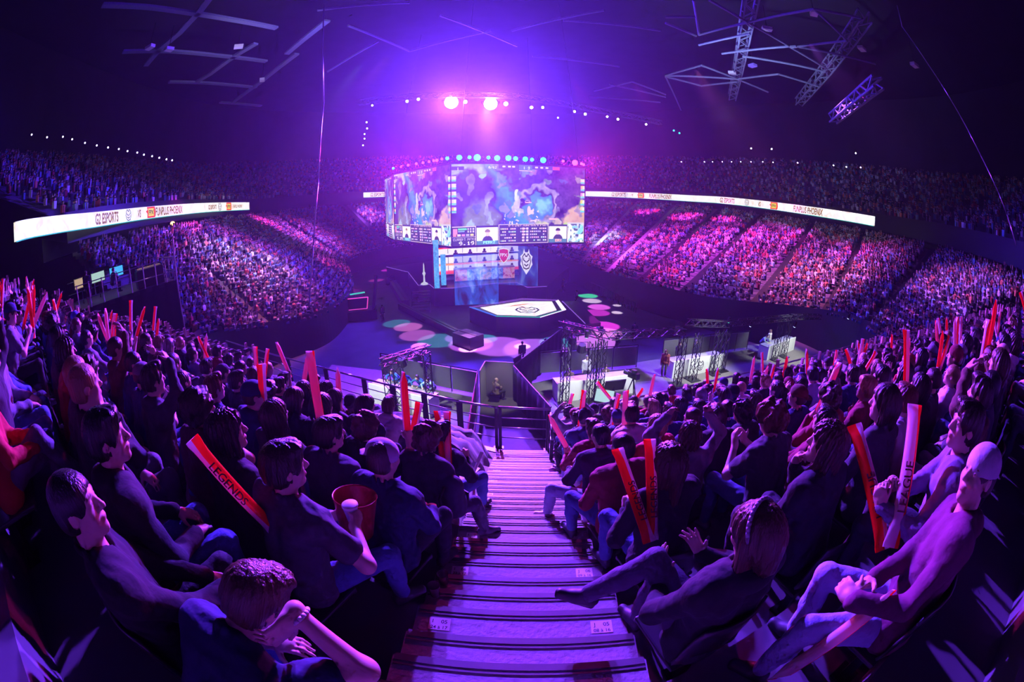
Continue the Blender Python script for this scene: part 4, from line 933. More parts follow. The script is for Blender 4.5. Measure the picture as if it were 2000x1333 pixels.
# block I (cup side)
pb, fb, P, D = hero('I', 0, .42, dict(lean=12, side=2, head=(-22, -4, 0), hands=((-.02, .36, .70), (.22, .30, .80)), elbow=((-.9, -.2, -.8), (1.2, -.3, -.7)), hdir=(None, (-.3, .85, .2)), palm=((1, 0, 0), (-.9, -.2, -.2)), shapes=('curl', 'fist'), feet=((-.14, .43, .09), (.26, .46, .09)), knee=((-.2, .4, 1), (.35, .4, 1)), toes=((-.15, 1, 0), (.5, 1, 0))),
    'shirt', 'short', 'short', (SKN := (.6, .41, .32), HD, (.07, .07, .09), JEAN), 'person in dark T-shirt and jeans, drink in hand over a red bucket, beside the stairs', seed=2)
bk = P((.10, .40, .60)); m = MB(); m.lathe([(0, .0), (.095, 0), (.125, .25), (.13, .255), (.127, .26), (.122, .25), (.092, .008), (0, .008)], n=28); o = m.build('popcorn_bucket', mat('red_bucket', (.5, .03, .05), .3, alpha=.9), None, True); o.location = bk; o.rotation_euler = (-.18, .1, 0); tag(o, 'big red bucket in the lap of the person in dark T-shirt', 'bucket')
w = Vector(fb.pose.wr[1])+Vector(fb.pose.hdir[1])*.07+Vector(unit(fb.pose.palm[1]))*.04
m = MB(); m.lathe([(0, -.07), (.032, -.07), (.043, .055), (.046, .057), (.046, .066), (.04, .07), (.0, .072)], n=22); o = m.build('drink_cup', M['white'], None, True); o.location = P(w); tag(o, 'white lidded drink cup held over the red bucket', 'cup')
hero('I', 0, 1.0, dict(lean=14, head=(-28, 2, 0), hands=((-.1, .32, .62), (.16, .3, .82)), shapes=('relax', 'fist'), hdir=(None, (.3, .6, .6)), palm=((0, 0, -1), (-1, 0, 0))), 'jacket', 'long', 'longwavy', (SKN, HB, BLK, DKT), 'person in dark coat with long dark hair leaning behind a red inflatable stick', seed=3, cell=.008)
stick(atd(403, 893, 1.86), atd(486, 985, 1.80)-atd(403, 893, 1.86), 'red inflatable stick slanting down beside the long haired person in dark coat', 0.2, 'LEGENDS')
hero('I', 0, 1.52, dict(lean=18, head=(-20, -4, 0), hands=((-.08, .38, .66), (.10, .27, .98)), elbow=((-.9, -.2, -.8), (.5, .5, -1)), hdir=(None, (-.1, -.3, 1)), palm=((0, 0, -1), (-.3, -1, 0)), shapes=('relax', 'curl')), 'shirt', 'short', 'curly', (SKN, HD, (.1, .03, .05), JEAN), 'person with curly dark hair and wrist band resting chin on a raised hand, jeans', seed=4, cell=.008)
hero('I', 1, .12, dict(lean=10, head=(-8, -6, 0), hands=((-.06, .36, .63), (.10, .38, .62))), 'jacket', 'long', 'backcap', (SKN, (.52, .5, .62), NVY, DKT), 'person in navy jacket wearing a big pale cap turned sideways, beside the stairs', seed=5, hat_yaw=-75)
hero('I', 1, .68, dict(lean=16, head=(-20, -4, 0)), 'jacket', 'long', 'short', (SKN, HD, (.06, .05, .09), DKT), 'person in dark jacket with pale fur collar, next to the pale capped person', seed=6, cell=.008)
pc, fc, P, D = hero('I', 2, .14, dict(lean=26, head=(-6, -14, 0), hands=((-.04, .42, .64), (.10, .44, .62)), feet=((-.08, .44, .09), (.36, .50, .07)), knee=((-.1, .4, 1), (.5, .5, 1)), toes=((-.1, 1, 0), (.9, .8, 0))), 'jacket', 'long', 'curly', (SKN, (.1, .035, .03), (.045, .04, .06), (.09, .09, .13)), 'person with curly auburn hair and backpack, one leg stretched towards the stairs', seed=7, shoe=(.10, .08, .12))
bp_ = empty('backpack', P((.22, .16, .50)), rzf('I')-.3, 'dark grey backpack with straps in the lap of the curly auburn haired person', 'backpack')
F_ = Field((-.25, -.25, -.1), (.25, .25, .55), .012); F_.cone((-.06, 0, .1), (-.06, 0, .34), .11, .1, .05); F_.cone((.06, 0, .1), (.06, 0, .34), .11, .1, .05); F_.cone((-.05, .09, .12), (.05, .09, .12), .07, .07, .03); F_.wrinkle(.006, 40, 2)
mesh_np('pack_body', *F_.mesh(), mat('pack_cloth', (.05, .05, .075), .8, noise=.3, bump=.3), bp_, True)
for s in (-1, 1): MB().path([(s*.08, -.1, .4), (s*.09, -.17, .32), (s*.09, -.17, .18), (s*.07, -.11, .06)], .014, 6).build('strap', M['black'], bp_, True)
MB().box((0, .165, .13), (.16, .012, .1)).build('front_pocket', M['steel'], bp_)
pd, fd, P, D = hero('I', 3, .10, dict(lean=8, head=(-4, 0, 0), hands=((-.16, .32, .78), (.12, .34, .78)), hdir=((0, .5, .8), (0, .5, .8)), palm=((1, 0, 0), (-1, 0, 0)), shapes=('fist', 'fist'), feet=((-.1, .43, .09), (.22, .48, .09)), knee=((-.1, .4, 1), (.3, .4, 1))), 'jacket', 'long', 'short', (SKN, HB, (.02, .02, .03), JEAN), 'person in black jacket holding inflatable sticks, last one before the empty seats', seed=8)
stick(atd(797, 893, 3.3), atd(811, 825, 3.5)-atd(797, 893, 3.3), 'pink red inflatable stick left of the black jacketed person at the empty seats', 0.3, 'LEGENDS'); stick(atd(866, 900, 3.5), atd(858, 838, 3.75)-atd(866, 900, 3.5), 'pale inflatable stick close right of the black jacketed person at the empty seats', 3.6); stick(atd(876, 900, 3.5), atd(874, 840, 3.75)-atd(876, 900, 3.5), 'bright red inflatable stick, outer one beside the black jacketed person', .2)
pq, fq, P, D = hero('I', -1, .10, dict(lean=48, hip=.46, head=(-6, -34, 4), hands=((-.05, .5, .6), (.165, .56, .93)), elbow=((-.9, -.2, -.8), (.35, 1, .3)), hdir=(None, (.06, -1, -.25)), palm=((0, 0, -1), (-1, .1, 0)), shapes=('relax', 'relax'), neck=55), 'shirt', 'short', 'short', (SKN, HBR, NVY, JEAN), 'person with brown hair nearest the lens, head bowed, hand with bracelet hanging down', back=.80, seed=9, cell=.0065, seat=False)
w = Vector(fq.pose.wr[1]); dv = Vector(unit(fq.pose.wr[1]-fq.pose.el[1])); m = MB(); t1 = dv.orthogonal().normalized(); t2 = dv.cross(t1)
m.path([w-dv*.02+(t1*math.cos(a)+t2*math.sin(a))*.036 for a in np.linspace(0, 2*PI, 17)], .007, 6); m.build('bracelet', M['white'], pq, True)
hero('I', -1, 1.05, dict(lean=12, head=(-24, 0, 0), feet=((-.12, .43, .09), (.14, .46, .09))), 'hoodie', 'long', 'short', (SKN, HB, BLK, JEAN), 'dark clothed person with jeans whose knee catches the light, above the bowed head', seed=10, cell=.009)
hero('I', -1, .60, dict(lean=-3, head=(-26, 2, 0), hands=((-.05, .34, .6), (.08, .36, .62))), 'jacket', 'long', 'crop', (SKN, HB, (.012, .012, .016), BLK), 'person all in black, blurred dark shape above the bowed head at the lens', back=.62, seed=20, cell=.009)
# block J (boot side)
hero('J', 0, .08, dict(lean=-2, hip=.50, head=(8, -16, 0), hands=((-.10, .30, .66), (.12, .32, .72)), elbow=((-.9, -.2, -.6), (.9, -.2, -.8)), hdir=((.1, .6, .6), (-.3, .5, .7)), palm=((.9, .1, .2), (-.9, -.2, .3)), shapes=('open', 'open'), feet=((-.36, .52, .42), (-.04, .44, .09)), knee=((.35, .3, 1), (.1, .4, 1)), toes=((-.75, .45, .25), (-.1, 1, 0))),
     'hoodie', 'long', 'bob', (SKN, HBR, (.02, .02, .028), (.08, .07, .12)), 'person in black hoodie wearing a headband, hands raised apart, boot over the stairs', back=.62, seed=11, cell=.0065, shoe=(.025, .02, .035))
hb = [o for o in S.objects if o.get('label', '').startswith('person in black hoodie wearing a headband')][0]; hp = Pose(lean=-2, hip=.50, head=(8, -16, 0))
m = MB(); pts = [(0.094*math.cos(t), -.012+.02*math.sin(t)-.02, .038+.112*math.sin(t)) for t in np.linspace(-.3, PI+.3, 22)]; m.path(pts, .009, 8); o = m.build('headband', mat('grey_headband', (.3, .28, .36), .3), hb, True); o.matrix_local = Matrix.Translation(Vector(hp.hc)) @ hp.hm.to_4x4()
pl, fl_, P, D = hero('J', 1, .16, dict(lean=10, head=(6, -4, 0), hands=((-.14, .26, .74), (-.03, .30, .74)), hdir=((0, .5, .8), (0, .5, .8)), palm=((1, 0, 0), (-1, 0, 0)), shapes=('fist', 'fist')), 'jacket', 'long', 'long', (SKN, HBR, (.025, .025, .035), JEAN), 'person with long brown hair in dark jacket holding two red white sticks upright', seed=12)
stick(atd(1258, 1028, 1.92), atd(1214, 900, 2.22)-atd(1258, 1028, 1.92), 'red and white stick reading LEGENDS leaning towards the stairs, long brown haired person', 0.35, 'LEGENDS'); stick(atd(1274, 1022, 1.98), atd(1270, 880, 2.27)-atd(1274, 1022, 1.98), 'red and white stick reading LEGENDS held straight up by long brown haired person', 0.35, 'LEGENDS')
hero('J', 2, .06, dict(lean=12, head=(4, 0, 0), feet=((-.2, .46, .09), (.1, .43, .09)), knee=((-.3, .4, 1), (.1, .4, 1))), 'shirt', 'long', 'crop', (SKN, HD, (.24, .03, .05), JEAN), 'person in maroon sweater and blue jeans, knee beside the stairs', seed=13)
hero('J', 3, .04, dict(lean=14, head=(10, -4, 0), hands=((-.18, .40, .64), (.02, .42, .70)), feet=((-.40, .42, .07), (-.02, .52, .40)), knee=((-.7, .4, 1), (.7, .2, .7)), toes=((-.8, .7, 0), (-.4, .8, .4))), 'hoodie', 'long', 'crop', (SKN, HB, (.05, .03, .06), LJEAN), 'person in pale jeans and white sneakers, ankle on knee, feet over the stairs', seed=14, shoe=(.75, .7, .75))
pa, fa, P, D = hero('J', 4, .08, dict(lean=8, head=(2, 2, 0), hands=((-.18, .36, .70), (.16, .34, .72)), shapes=('fist', 'fist'), palm=((1, 0, 0), (-1, 0, 0)), hdir=((-.2, .6, .7), (.1, .6, .7))), 'shirt', 'long', 'side', (SKN, HBR, (.24, .03, .05), LJEAN), 'person in maroon top with side parted brown hair, nearest the rail corner', seed=15, cell=.009)
held_stick(P, D, fa, 0, (-.35, .5, .8), 'short pink stick tip left of the maroon topped person at the rail corner', 1.0)
ph, fh, P, D = hero('J', -1, .92, dict(lean=-4, side=12, head=(38, 8, 6), hands=((-.30, .30, .72), (-.22, .30, .70)), elbow=((-.6, .1, -.9), (.6, -.2, -1)), hdir=((.5, .7, .1), (-.75, .6, .1)), palm=((.3, -.4, -.6), (-.2, -.5, -.6)), shapes=('curl', 'relax'), feet=((-.30, .44, .09), (.02, .42, .09)), knee=((-.4, .4, 1), (-.1, .4, 1))),
     'hoodie', 'long', 'backcap', (SKN, (.5, .5, .58), (.14, .03, .09), LJEAN), 'person in plum hoodie and white cap, hands clasped over pale jeans', turn=16, back=.6, seed=16, cell=.0065)
# white print on the chest of the hoodie
stick(atd(1705, 1190, 1.42), atd(1597, 1272, 1.30)-atd(1705, 1190, 1.42), 'glossy red inflatable stick lying under the arm of the plum hoodie person', 1.4)
pn, fn, P, D = hero('J', -1, 1.55, dict(lean=10, head=(30, 2, 0), hands=((-.34, .42, .78), (-.26, .40, .80)), hdir=((0, .5, .8), (0, .5, .8)), palm=((1, 0, 0), (-1, 0, 0)), shapes=('fist', 'fist')), 'shirt', 'long', 'short', (SKN, HD, (.2, .17, .28), DKT), 'person in grey violet sweater holding two tall sticks reading LEAGUE', turn=12, seed=17, cell=.007)
stick(atd(1718, 1030, 1.95), atd(1670, 835, 2.3)-atd(1718, 1030, 1.95), 'tall red stick reading LEAGUE leaning left of a white one', 0.35, 'LEAGUE', 1.15); stick(atd(1752, 1020, 1.95), atd(1785, 815, 2.3)-atd(1752, 1020, 1.95), 'tall white stick reading LEAGUE leaning right of a red one', 3.4, '*LEAGUE', 1.15)
hero('J', 0, 1.0, dict(lean=12, head=(30, 0, 0), hands=((-.05, .30, .62), (-.02, .29, .98)), elbow=((-.9, -.2, -.8), (.9, .1, -1)), hdir=(None, (-.2, -.3, 1)), palm=((0, 0, -1), (-.3, -1, 0)), shapes=('relax', 'curl')), 'jacket', 'long', 'longwavy', (SKN, HBR, (.02, .02, .03), DKT), 'person in black coat with long wavy hair behind the headband wearer', seed=18, cell=.009)
# white armrests of the two empty seats at the foot of block I
for k, d in ((4, .14), (5, .14)): put_seat('I', k, d, 'empty dark seat with pale armrest at the drape edge, %s one' % ('upper' if k == 4 else 'lower'))
for k, d in ((4, .14), (5, .14)):
    p = seat_xyz('I', k, d); e = empty('armrest', p, rzf('I'), 'pale folding armrest beside the %s empty seat at the stairs' % ('upper' if k == 4 else 'lower'), 'armrest', 'pale armrests of the empty seats'); MB().box((.27, -.02, .66), (.05, .38, .03), M=Matrix.Rotation(.5, 3, 'X')).build('rest', M['white'], e); MB().bar((.27, -.16, .02), (.27, -.16, .58), .035).build('support', M['white'], e)
# ------------------------------------------------------------------ picture on the video cube
FONT5 = {'A': '0E11111F111111', 'B': '1E11111E11111E', 'C': '0E11101010110E', 'D': '1E11111111111E', 'E': '1F10101E10101F', 'F': '1F10101E101010', 'G': '0E11101711110F', 'H': '1111111F111111',
         'I': '0E04040404040E', 'K': '11121418141211', 'L': '1010101010101F', 'M': '111B1515111111', 'N': '11191513111111', 'O': '0E11111111110E', 'P': '1E11111E101010', 'R': '1E11111E141211',
         'S': '0F10100E01011E', 'T': '1F040404040404', 'U': '1111111111110E', 'V': '11111111110A04', 'W': '11111115151B11', 'X': '11110A040A1111', 'Z': '1F01020408101F', '0': '0E11131519110E',
         '1': '040C040404040E', '2': '0E11010204081F', '9': '0E11110F01020C', '6': '0608101E11110E', '.': '00000000000C0C', ':': '000C0C000C0C00', ' ': '00000000000000', '/': '01010204081010'}
def stamp(img, t, x, y, h, col, stretch=1.0):
    """5x7 letters, top-left (x, y), h rows tall"""
    h = h*img.shape[0]/288*1.05; s = h/7.0; X = x
    for ch in t:
        b = FONT5.get(ch, FONT5[' ']); rows = [int(b[2*i:2*i+2], 16) for i in range(7)]
        w = max(1, int(round(5*s*stretch))); hh = max(1, int(round(h)))
        for j in range(hh):
            for i in range(w):
                if rows[min(6, int(j*7/hh))] >> (4-min(4, int(i*5/w))) & 1 and 0 <= y+j < img.shape[0] and 0 <= X+i < img.shape[1]: img[int(y)+j, int(X)+i] = col
        X += w+max(1, int(round(s)))
def paint_game(Wd=400, Hd=240):
    y, x = np.mgrid[0:Hd, 0:Wd]; u = x/Wd; v = y/Hd; g = np.random.default_rng(3)
    def nz(f, seed):
        r = np.random.default_rng(seed); G = r.random((int(f*Hd/Wd)+3, f+3)); yy = v*(f*Hd/Wd); xx = u*f; i = yy.astype(int); j = xx.astype(int); a = yy-i; b = xx-j; a = a*a*(3-2*a); b = b*b*(3-2*b)
        return (G[i, j]*(1-a)*(1-b)+G[i+1, j]*a*(1-b)+G[i, j+1]*(1-a)*b+G[i+1, j+1]*a*b)
    n = nz(14, 1)*.5+nz(32, 2)*.3+nz(80, 3)*.2; n2 = nz(9, 4)*.6+nz(25, 5)*.4
    img = np.zeros((Hd, Wd, 3)); img[:] = np.array([.035, .02, .08]); img += (n[..., None]-.5)*np.array([.12, .08, .14])
    def lay(mask, col, vary=.5):
        m = np.clip(mask, 0, 1)[..., None]; c = np.array(col)*(1-vary+2*vary*n[..., None]); img[:] = img*(1-m)+c*m
    sm = lambda d, w: np.clip(.5-d/w, 0, 1)
    ell = lambda cx, cy, rx, ry: np.hypot((u-cx)/rx, (v-cy)/ry)-1
    u0, v0 = u, v; wa = nz(18, 21)*.6+nz(46, 22)*.4; wb = nz(18, 23)*.6+nz(46, 24)*.4; u = u+(wa-.5)*.07; v = v+(wb-.5)*.11
    lay(sm(v-.12-.1*n2+u*.35, .08), (.2, .3, .1))                                   # pale glade top left
    lay(sm(ell(.12, .4, .13, .32)+(n-.5)*.5, .25), (.05, .03, .11))                   # dark thicket
    lay(sm(ell(.2, .78, .13, .32)+(n-.5)*.4, .3), (.13, .16, .08))                    # path
    cx = np.interp(v, [0, .15, .35, .5, .65, .8, 1], [.22, .31, .36, .4, .47, .55, .66]); wd = np.interp(v, [0, .2, .5, .7, 1], [.03, .06, .075, .11, .26])
    lay(sm(np.abs(u-cx)-wd+(n2-.5)*.08, .04), (.012, .1, .62), .55); lay(sm(np.abs(u-cx-.02)-wd*.35+(n-.5)*.08, .05)*.6, (.04, .33, .75), .4)
    lay(sm(ell(.93, .72, .11, .17)+(n2-.5)*.5, .3), (.42, .28, .12))                  # sandy clearing
    lay(sm(np.abs(ell(.63, .5, .135, .26)+.08)-.13+(n-.5)*.3, .12)*((u > .56) | (v < .45)), (.26, .24, .27), .6)   # stone rim
    lay(sm(ell(.62, .53, .095, .18)+(n2-.5)*.2, .12), (.03, .18, .6), .5); lay(sm(ell(.65, .52, .05, .09), .5)*.7, (.15, .45, .85), .5)
    for a, b, rx, ry, c in ((.455, .5, .03, .1, (.35, .36, .22)), (.45, .38, .02, .07, (.42, .5, .34)), (.5, .58, .03, .06, (.3, .34, .2)), (.66, .8, .05, .07, (.4, .46, .18)), (.77, .74, .03, .08, (.35, .3, .18)), (.83, .82, .03, .06, (.3, .5, .1)), (.25, .55, .02, .12, (.22, .26, .26)), (.28, .72, .02, .12, (.24, .32, .3)), (.13, .78, .022, .1, (.2, .3, .32)), (.22, .16, .03, .06, (.2, .4, .5)), (.58, .06, .05, .08, (.25, .12, .1))):
        lay(sm(ell(a, b, rx, ry)+(n-.5)*.9, .3), c, .5)
    for k in range(26):
        a, b = g.random(2); lay(sm(ell(.5+.1*(a-.5)*3, .7+.3*(b-.5), .006, .014), .6), (.7, .6, .7), .3)
    for k in range(34):
        a, b = g.random(2); lay(sm(ell(a, b*.72, .012+.02*g.random(), .02+.05*g.random())+(n-.5)*1.2, .3)*.7, ((.1, .2, .07), (.16, .15, .2), (.05, .1, .16), (.2, .2, .12))[k % 4], .6)
    u, v = u0, v0
    P_ = lambda a, b, c, d, col: img.__setitem__((slice(int(b*Hd), int(d*Hd)), slice(int(a*Wd), int(c*Wd))), np.array(col))
    lay(sm(ell(.553, .58, .012, .05), .5), (.8, .5, .55)); P_(.525, .475, .575, .488, (.75, .35, .3)); P_(.71, .685, .77, .7, (.8, .35, .3))
    # interface: top strip, side icons, bottom panels
    bar = (.045, .04, .08); P_(.33, .0, .74, .055, bar); P_(.48, 0, .58, .075, (.06, .12, .14)); P_(0, .03, .09, .075, bar); P_(.925, .09, .985, .13, bar); P_(.48, .072, .58, .08, (.5, .42, .25))
    stamp(img, '0/62', int(.26*Wd), 6, 8, (.6, .7, .75)); stamp(img, '1 2', int(.51*Wd), 5, 9, (.7, .85, .9)); stamp(img, '1', int(.04*Wd), 10, 9, (.8, .8, .85))
    for a in (.36, .4, .43, .6, .64, .68): P_(a, .02, a+.02, .04, (.6, .5, .5))
    P_(.735, .01, .79, .05, (.5, .06, .05))
    for sx in (0, .96):
        for k in range(5):
            b = .15+.095*k; P_(sx+.003, b, sx+.022, b+.04, (.5+.3*g.random(), .3*g.random()+.2, .3*g.random())); P_(sx+.022, b, sx+.036, b+.02, (.7, .65, .3)); P_(sx+.003, b+.045, sx+.036, b+.058, (.1, .6, .25)); P_(sx+.003, b+.06, sx+.036, b+.07, (.1, .3, .75)); P_(sx+.022, b+.022, sx+.036, b+.04, (.8, .7, .7))
    fr = (.42, .38, .27); dk = (.025, .025, .05)
    P_(0, .765, 1, 1, dk); P_(.0, .765, .17, .775, fr); P_(.165, .765, .17, 1, fr)
    P_(.01, .795, .04, .86, (.6, .2, .2)); P_(.045, .79, .105, .81, (.1, .6, .15)); P_(.045, .82, .09, .835, (.15, .3, .75))
    for k in range(6): P_(.11+.018*(k % 3), .79+.03*(k//3), .122+.018*(k % 3), .812+.03*(k//3), (.4, .42, .35))
    for k in range(5): P_(.012+.03*k, .862, .034+.03*k, .885, ((.7, .2, .15), (.6, .5, .6), (.5, .2, .6), (.3, .3, .35), (.75, .6, .15))[k])
    P_(.0, .893, .165, .898, fr); stamp(img, 'CURRENT PATCH', int(.01*Wd), int(.912*Hd), 7.5, (.45, .42, .36), .86); stamp(img, '9.19', int(.05*Wd), int(.952*Hd), 12, (.95, .95, .95), 1.2)
    def portrait(a, c, hair, nm, col):
        P_(a, .79, c, .95, (.78, .74, .72)); m = (a+c)/2
        lay(sm(ell(m, .96, .04, .075), .2)*(v < .95), (.03, .03, .05), .2); lay(sm(ell(m, .855, .016, .038), .2), (.62, .42, .33), .1); lay(sm(ell(m, .835, .02, .03), .25)*(v < .842), hair, .2)
        P_(a, .95, c, 1, (.05, .16, .19)); stamp(img, nm, int((m-.03*len(nm)/5)*Wd), int(.957*Hd), 9, col, 1.1)
    portrait(.175, .325, (.2, .13, .07), 'PERKZ', (.25, .8, .9)); portrait(.71, .85, (.03, .02, .03), 'ERX', (.95, .35, .15))
    P_(.33, .755, .705, 1, fr); P_(.335, .765, .7, .992, dk); stamp(img, '2019 WORLD CHAMPIONSHIP FINALS', int(.4*Wd), int(.768*Hd), 5, (.6, .5, .3), .95)
    for r in range(5):
        b = .8+.038*r
        for k in range(24):
            a = .345+.0145*k
            if k in (8, 9, 14) or g.random() < .22: continue
            P_(a, b+.005, a+.0095, b+.022, (g.uniform(.3, .8), g.uniform(.3, .7), g.uniform(.35, .75)))
        P_(.505, b, .52, b+.026, (.7, .45, .5)); P_(.535, b, .55, b+.026, (.55, .5, .7))
    P_(.855, .735, .995, 1, fr); P_(.862, .75, .99, .995, (.3, .38, .4)); mm = (u > .862) & (u < .99) & (v > .75) & (v < .995); s = nz(70, 9)
    img[mm & (s > .58)] = (.72, .72, .6); img[mm & (s < .36)] = (.05, .07, .1); img[mm & (nz(40, 10) > .7)] = (.15, .45, .75)
    img[mm & (np.abs((u-.862)/.128-(.995-v)/.245) < .03)] = (.3, .6, .8)
    return np.clip(img, 0, 1)
def screen_mesh(Wd=400, Hd=240):
    img = paint_game(Wd, Hd); i, j = np.meshgrid(np.arange(Wd), np.arange(Hd)); n = Wd*Hd
    x0 = (i/Wd-.5).ravel(); z1 = (.5-j/Hd).ravel(); dx, dz = 1/Wd, 1/Hd
    V = np.stack([np.stack([x0, 0*x0, z1-dz], 1), np.stack([x0+dx, 0*x0, z1-dz], 1), np.stack([x0+dx, 0*x0, z1], 1), np.stack([x0, 0*x0, z1], 1)], 1).reshape(-1, 3)
    return mesh_np('screen_face', V, np.arange(4*n).reshape(n, 4), M['screen'], col=np.repeat(img.reshape(-1, 3), 4, axis=0), link=False)
SCR = screen_mesh()
CUBE = [(-6.5, 45.76), (8.69, 51.0), (8.0, 62.0), (3.5, 71.0), (-8, 75.0), (-20.0, 66.0), (-16.0, 57.0)]
cz0, cz1 = 6.55, 15.6
cub = empty('video_cube', (0, 58, cz0), 0, 'huge many sided video cube hanging over the stage showing a game', 'video screen')
m = MB(); cc = np.mean(np.array(CUBE), 0); inn = [tuple(np.array(p)+(cc-np.array(p))*.02-np.array([0, 58])) for p in CUBE]
m.prism(inn, -.05, cz1-cz0+.1); m.build('housing', M['black'], cub)
def face(p, q, nm):
    p = np.array(p); q = np.array(q); w = np.linalg.norm(q-p); c = (p+q)/2; o = bpy.data.objects.new(nm, SCR); COL.objects.link(o); o.parent = cub
    o.location = (c[0], c[1]-58, (cz1-cz0)/2); o.rotation_euler = (0, 0, math.atan2(q[1]-p[1], q[0]-p[0])); o.scale = (w, 1, cz1-cz0); return o
face(CUBE[0], CUBE[1], 'screen'); face(CUBE[6], CUBE[0], 'screen'); face(CUBE[5], CUBE[6], "screen")
for k in (0, 1, 5, 6):   # corner trims
    p = CUBE[k]; MB().box((p[0], p[1]-58, (cz1-cz0)/2), (.12, .12, cz1-cz0+.1)).build('corner_trim', M['steel'], cub)
for p, q in ((CUBE[0], CUBE[1]), (CUBE[6], CUBE[0]), (CUBE[5], CUBE[6])):
    for zz in (-.12, cz1-cz0+.12): MB().bar((p[0], p[1]-58, zz), (q[0], q[1]-58, zz), .22, .2).build('edge_beam', M['black'], cub)
for k in (0, 1, 3, 5): p = CUBE[k]; MB().tube((p[0]*.9+.2, (p[1]-58)*.9, 9.2), (p[0]*.7, (p[1]-58)*.7, 33), .04, n=5).build('hanging_cable', M['steel'], cub)
# lamps standing along the top edge of the cube
def lamp_head(name, loc, aim, glowmat, label, group, r=.17, cat='spotlight', par=None):
    e = empty(name, loc, 0, label, cat, group); d = Vector(aim).normalized()
    lb_ = MB().tube(-d*.34, d*.05, r*.8, r*1.08, 12).build('lamp_body', M['black'], e)
    MB().tube(d*.05, d*.065, r*.95, r*.95, 14).build('lens', glowmat, lb_)
    s = MB(); t = d.cross(Vector((0, 0, 1))).normalized() if abs(d.z) < .95 else Vector((1, 0, 0))
    s.bar(t*r*1.3-d*.1, t*r*1.3-d*.1+Vector((0, 0, .34)), .04, .03); s.bar(-t*r*1.3-d*.1, -t*r*1.3-d*.1+Vector((0, 0, .34)), .04, .03); s.bar(t*r*1.3-d*.1+Vector((0, 0, .34)), -t*r*1.3-d*.1+Vector((0, 0, .34)), .04, .03); s.build('yoke', M['black'], e)
    return e
GL = {'cyan': glow('cyan_lamp', (.02, .9, .8), 5), 'pink': glow('pink_lamp', (1, .05, .5), 5), 'white': glow('white_lamp', (1, .95, 1), 60), 'violet': glow('violet_lamp', (.6, .4, 1), 14), 'small': glow('small_white_lamp', (.75, .7, 1), 9), 'green': glow('green_lamp', (.2, 1, .6), 6), 'warm': glow('warm_lamp', (1, .5, .15), 5)}
def cube_lamp(px, py, c, r):
    # on the top edge: front-right face or left face
    for p, q in ((CUBE[0], CUBE[1]), (CUBE[6], CUBE[0]), (CUBE[5], CUBE[6])):
        a = ray(px, py); den = a.x*(q[1]-p[1])-a.y*(q[0]-p[0])
        t = (p[0]*(q[1]-p[1])-p[1]*(q[0]-p[0]))/den; u = ((a.x*t-p[0])*(q[0]-p[0])+(a.y*t-p[1])*(q[1]-p[1]))/((q[0]-p[0])**2+(q[1]-p[1])**2)
        if 0 <= u <= 1: z = CAMZ+a.z*t; return Vector((a.x*t, a.y*t, max(z, cz1+.35)))
    return None
CL = [(768, 329, 'cyan', .16), (783, 326, 'pink', .14), (797, 323, 'pink', .17), (813, 320, 'pink', .17), (826, 318, 'pink', .17), (838, 316, 'pink', .16), (847, 314, 'pink', .16), (853, 313.5, 'pink', .18), (863, 311, 'pink', .14), (873.5, 309.5, 'cyan', .2),
      (897, 308, 'cyan', .3), (917, 307.5, 'cyan', .2), (932, 308, 'cyan', .38), (954, 308, 'cyan', .2), (971, 309, 'cyan', .32), (993, 309, 'cyan', .32), (1007, 310, 'cyan', .26), (1026, 311, 'cyan', .3), (1039, 312, 'cyan', .22), (1061, 313, 'cyan', .34), (1100, 315, 'pink', .18), (1123, 318, 'pink', .36), (1136, 320, 'pink', .18), (1140, 322, 'pink', .16)]
for i, (px, py, c, r) in enumerate(CL):
    p = cube_lamp(px, py, c, r)
    if p is None: continue
    side = 'front' if px > 880 else 'side'
    lamp_head('stage_lamp', p, (-p.x*.03, -1, -.1), GL[c], '%s stage lamp on the top %s edge of the video cube, %s along' % (c, side, ORD[i if i < 10 else i-10]), 'lamps along the top of the video cube', r)

# ------------------------------------------------------------------ stage
M['deck'] = mat('stage_deck', (.02, .02, .028), .3, noise=.3, nscale=1.5); M['edge'] = glow('violet_edge_light', (.45, .2, 1), .55); M['edgewhite'] = glow('white_edge_light', (.9, .75, 1), 1.3)
M['gauze'] = None
def T2(px, py, z): p = atz(px, py, z); return (p.x, p.y)
dz = 2.0
deckp = [(-19, 62), T2(797, 532, dz), T2(817, 558, dz), T2(839, 556, dz), T2(848, 564, dz), T2(884, 563.5, dz), T2(970, 554, dz), T2(1010, 553, dz), T2(1030, 562, dz), T2(1068, 560, dz), (6.5, 55), (9.5, 64), (-4, 74)]
sg = empty('main_stage', (0, 55, 0), 0, 'dark raised players stage under the video cube', 'stage')
m = MB(); m.prism([(x, y-55) for x, y in deckp], 0, dz); m.build('deck', M['deck'], sg)
m = MB()
for a, b in zip(deckp[:10], deckp[1:10]): m.bar((a[0], a[1]-55, dz+.02), (b[0], b[1]-55, dz+.02), .06, .05)
m.build('edge_trim', M['edge'], sg)
# steps at the left of the stage
sx = Vector((*T2(826, 563, dz), 0)); t = empty('stage_steps', (sx.x, sx.y-1.2, 0), .15, 'black steps climbing to the left end of the players stage', 'steps')
for k in range(7): MB().box((0, -.30*k+.2, dz-.28*(k+1)+.12), (2.0, .3, .05)).build('tread', M['steel'], t)
for s in (-1, 1): MB().bar((s*1.0, .4, dz-.2), (s*1.0, -1.9, .05), .05, .2).build('stringer', M['black'], t)
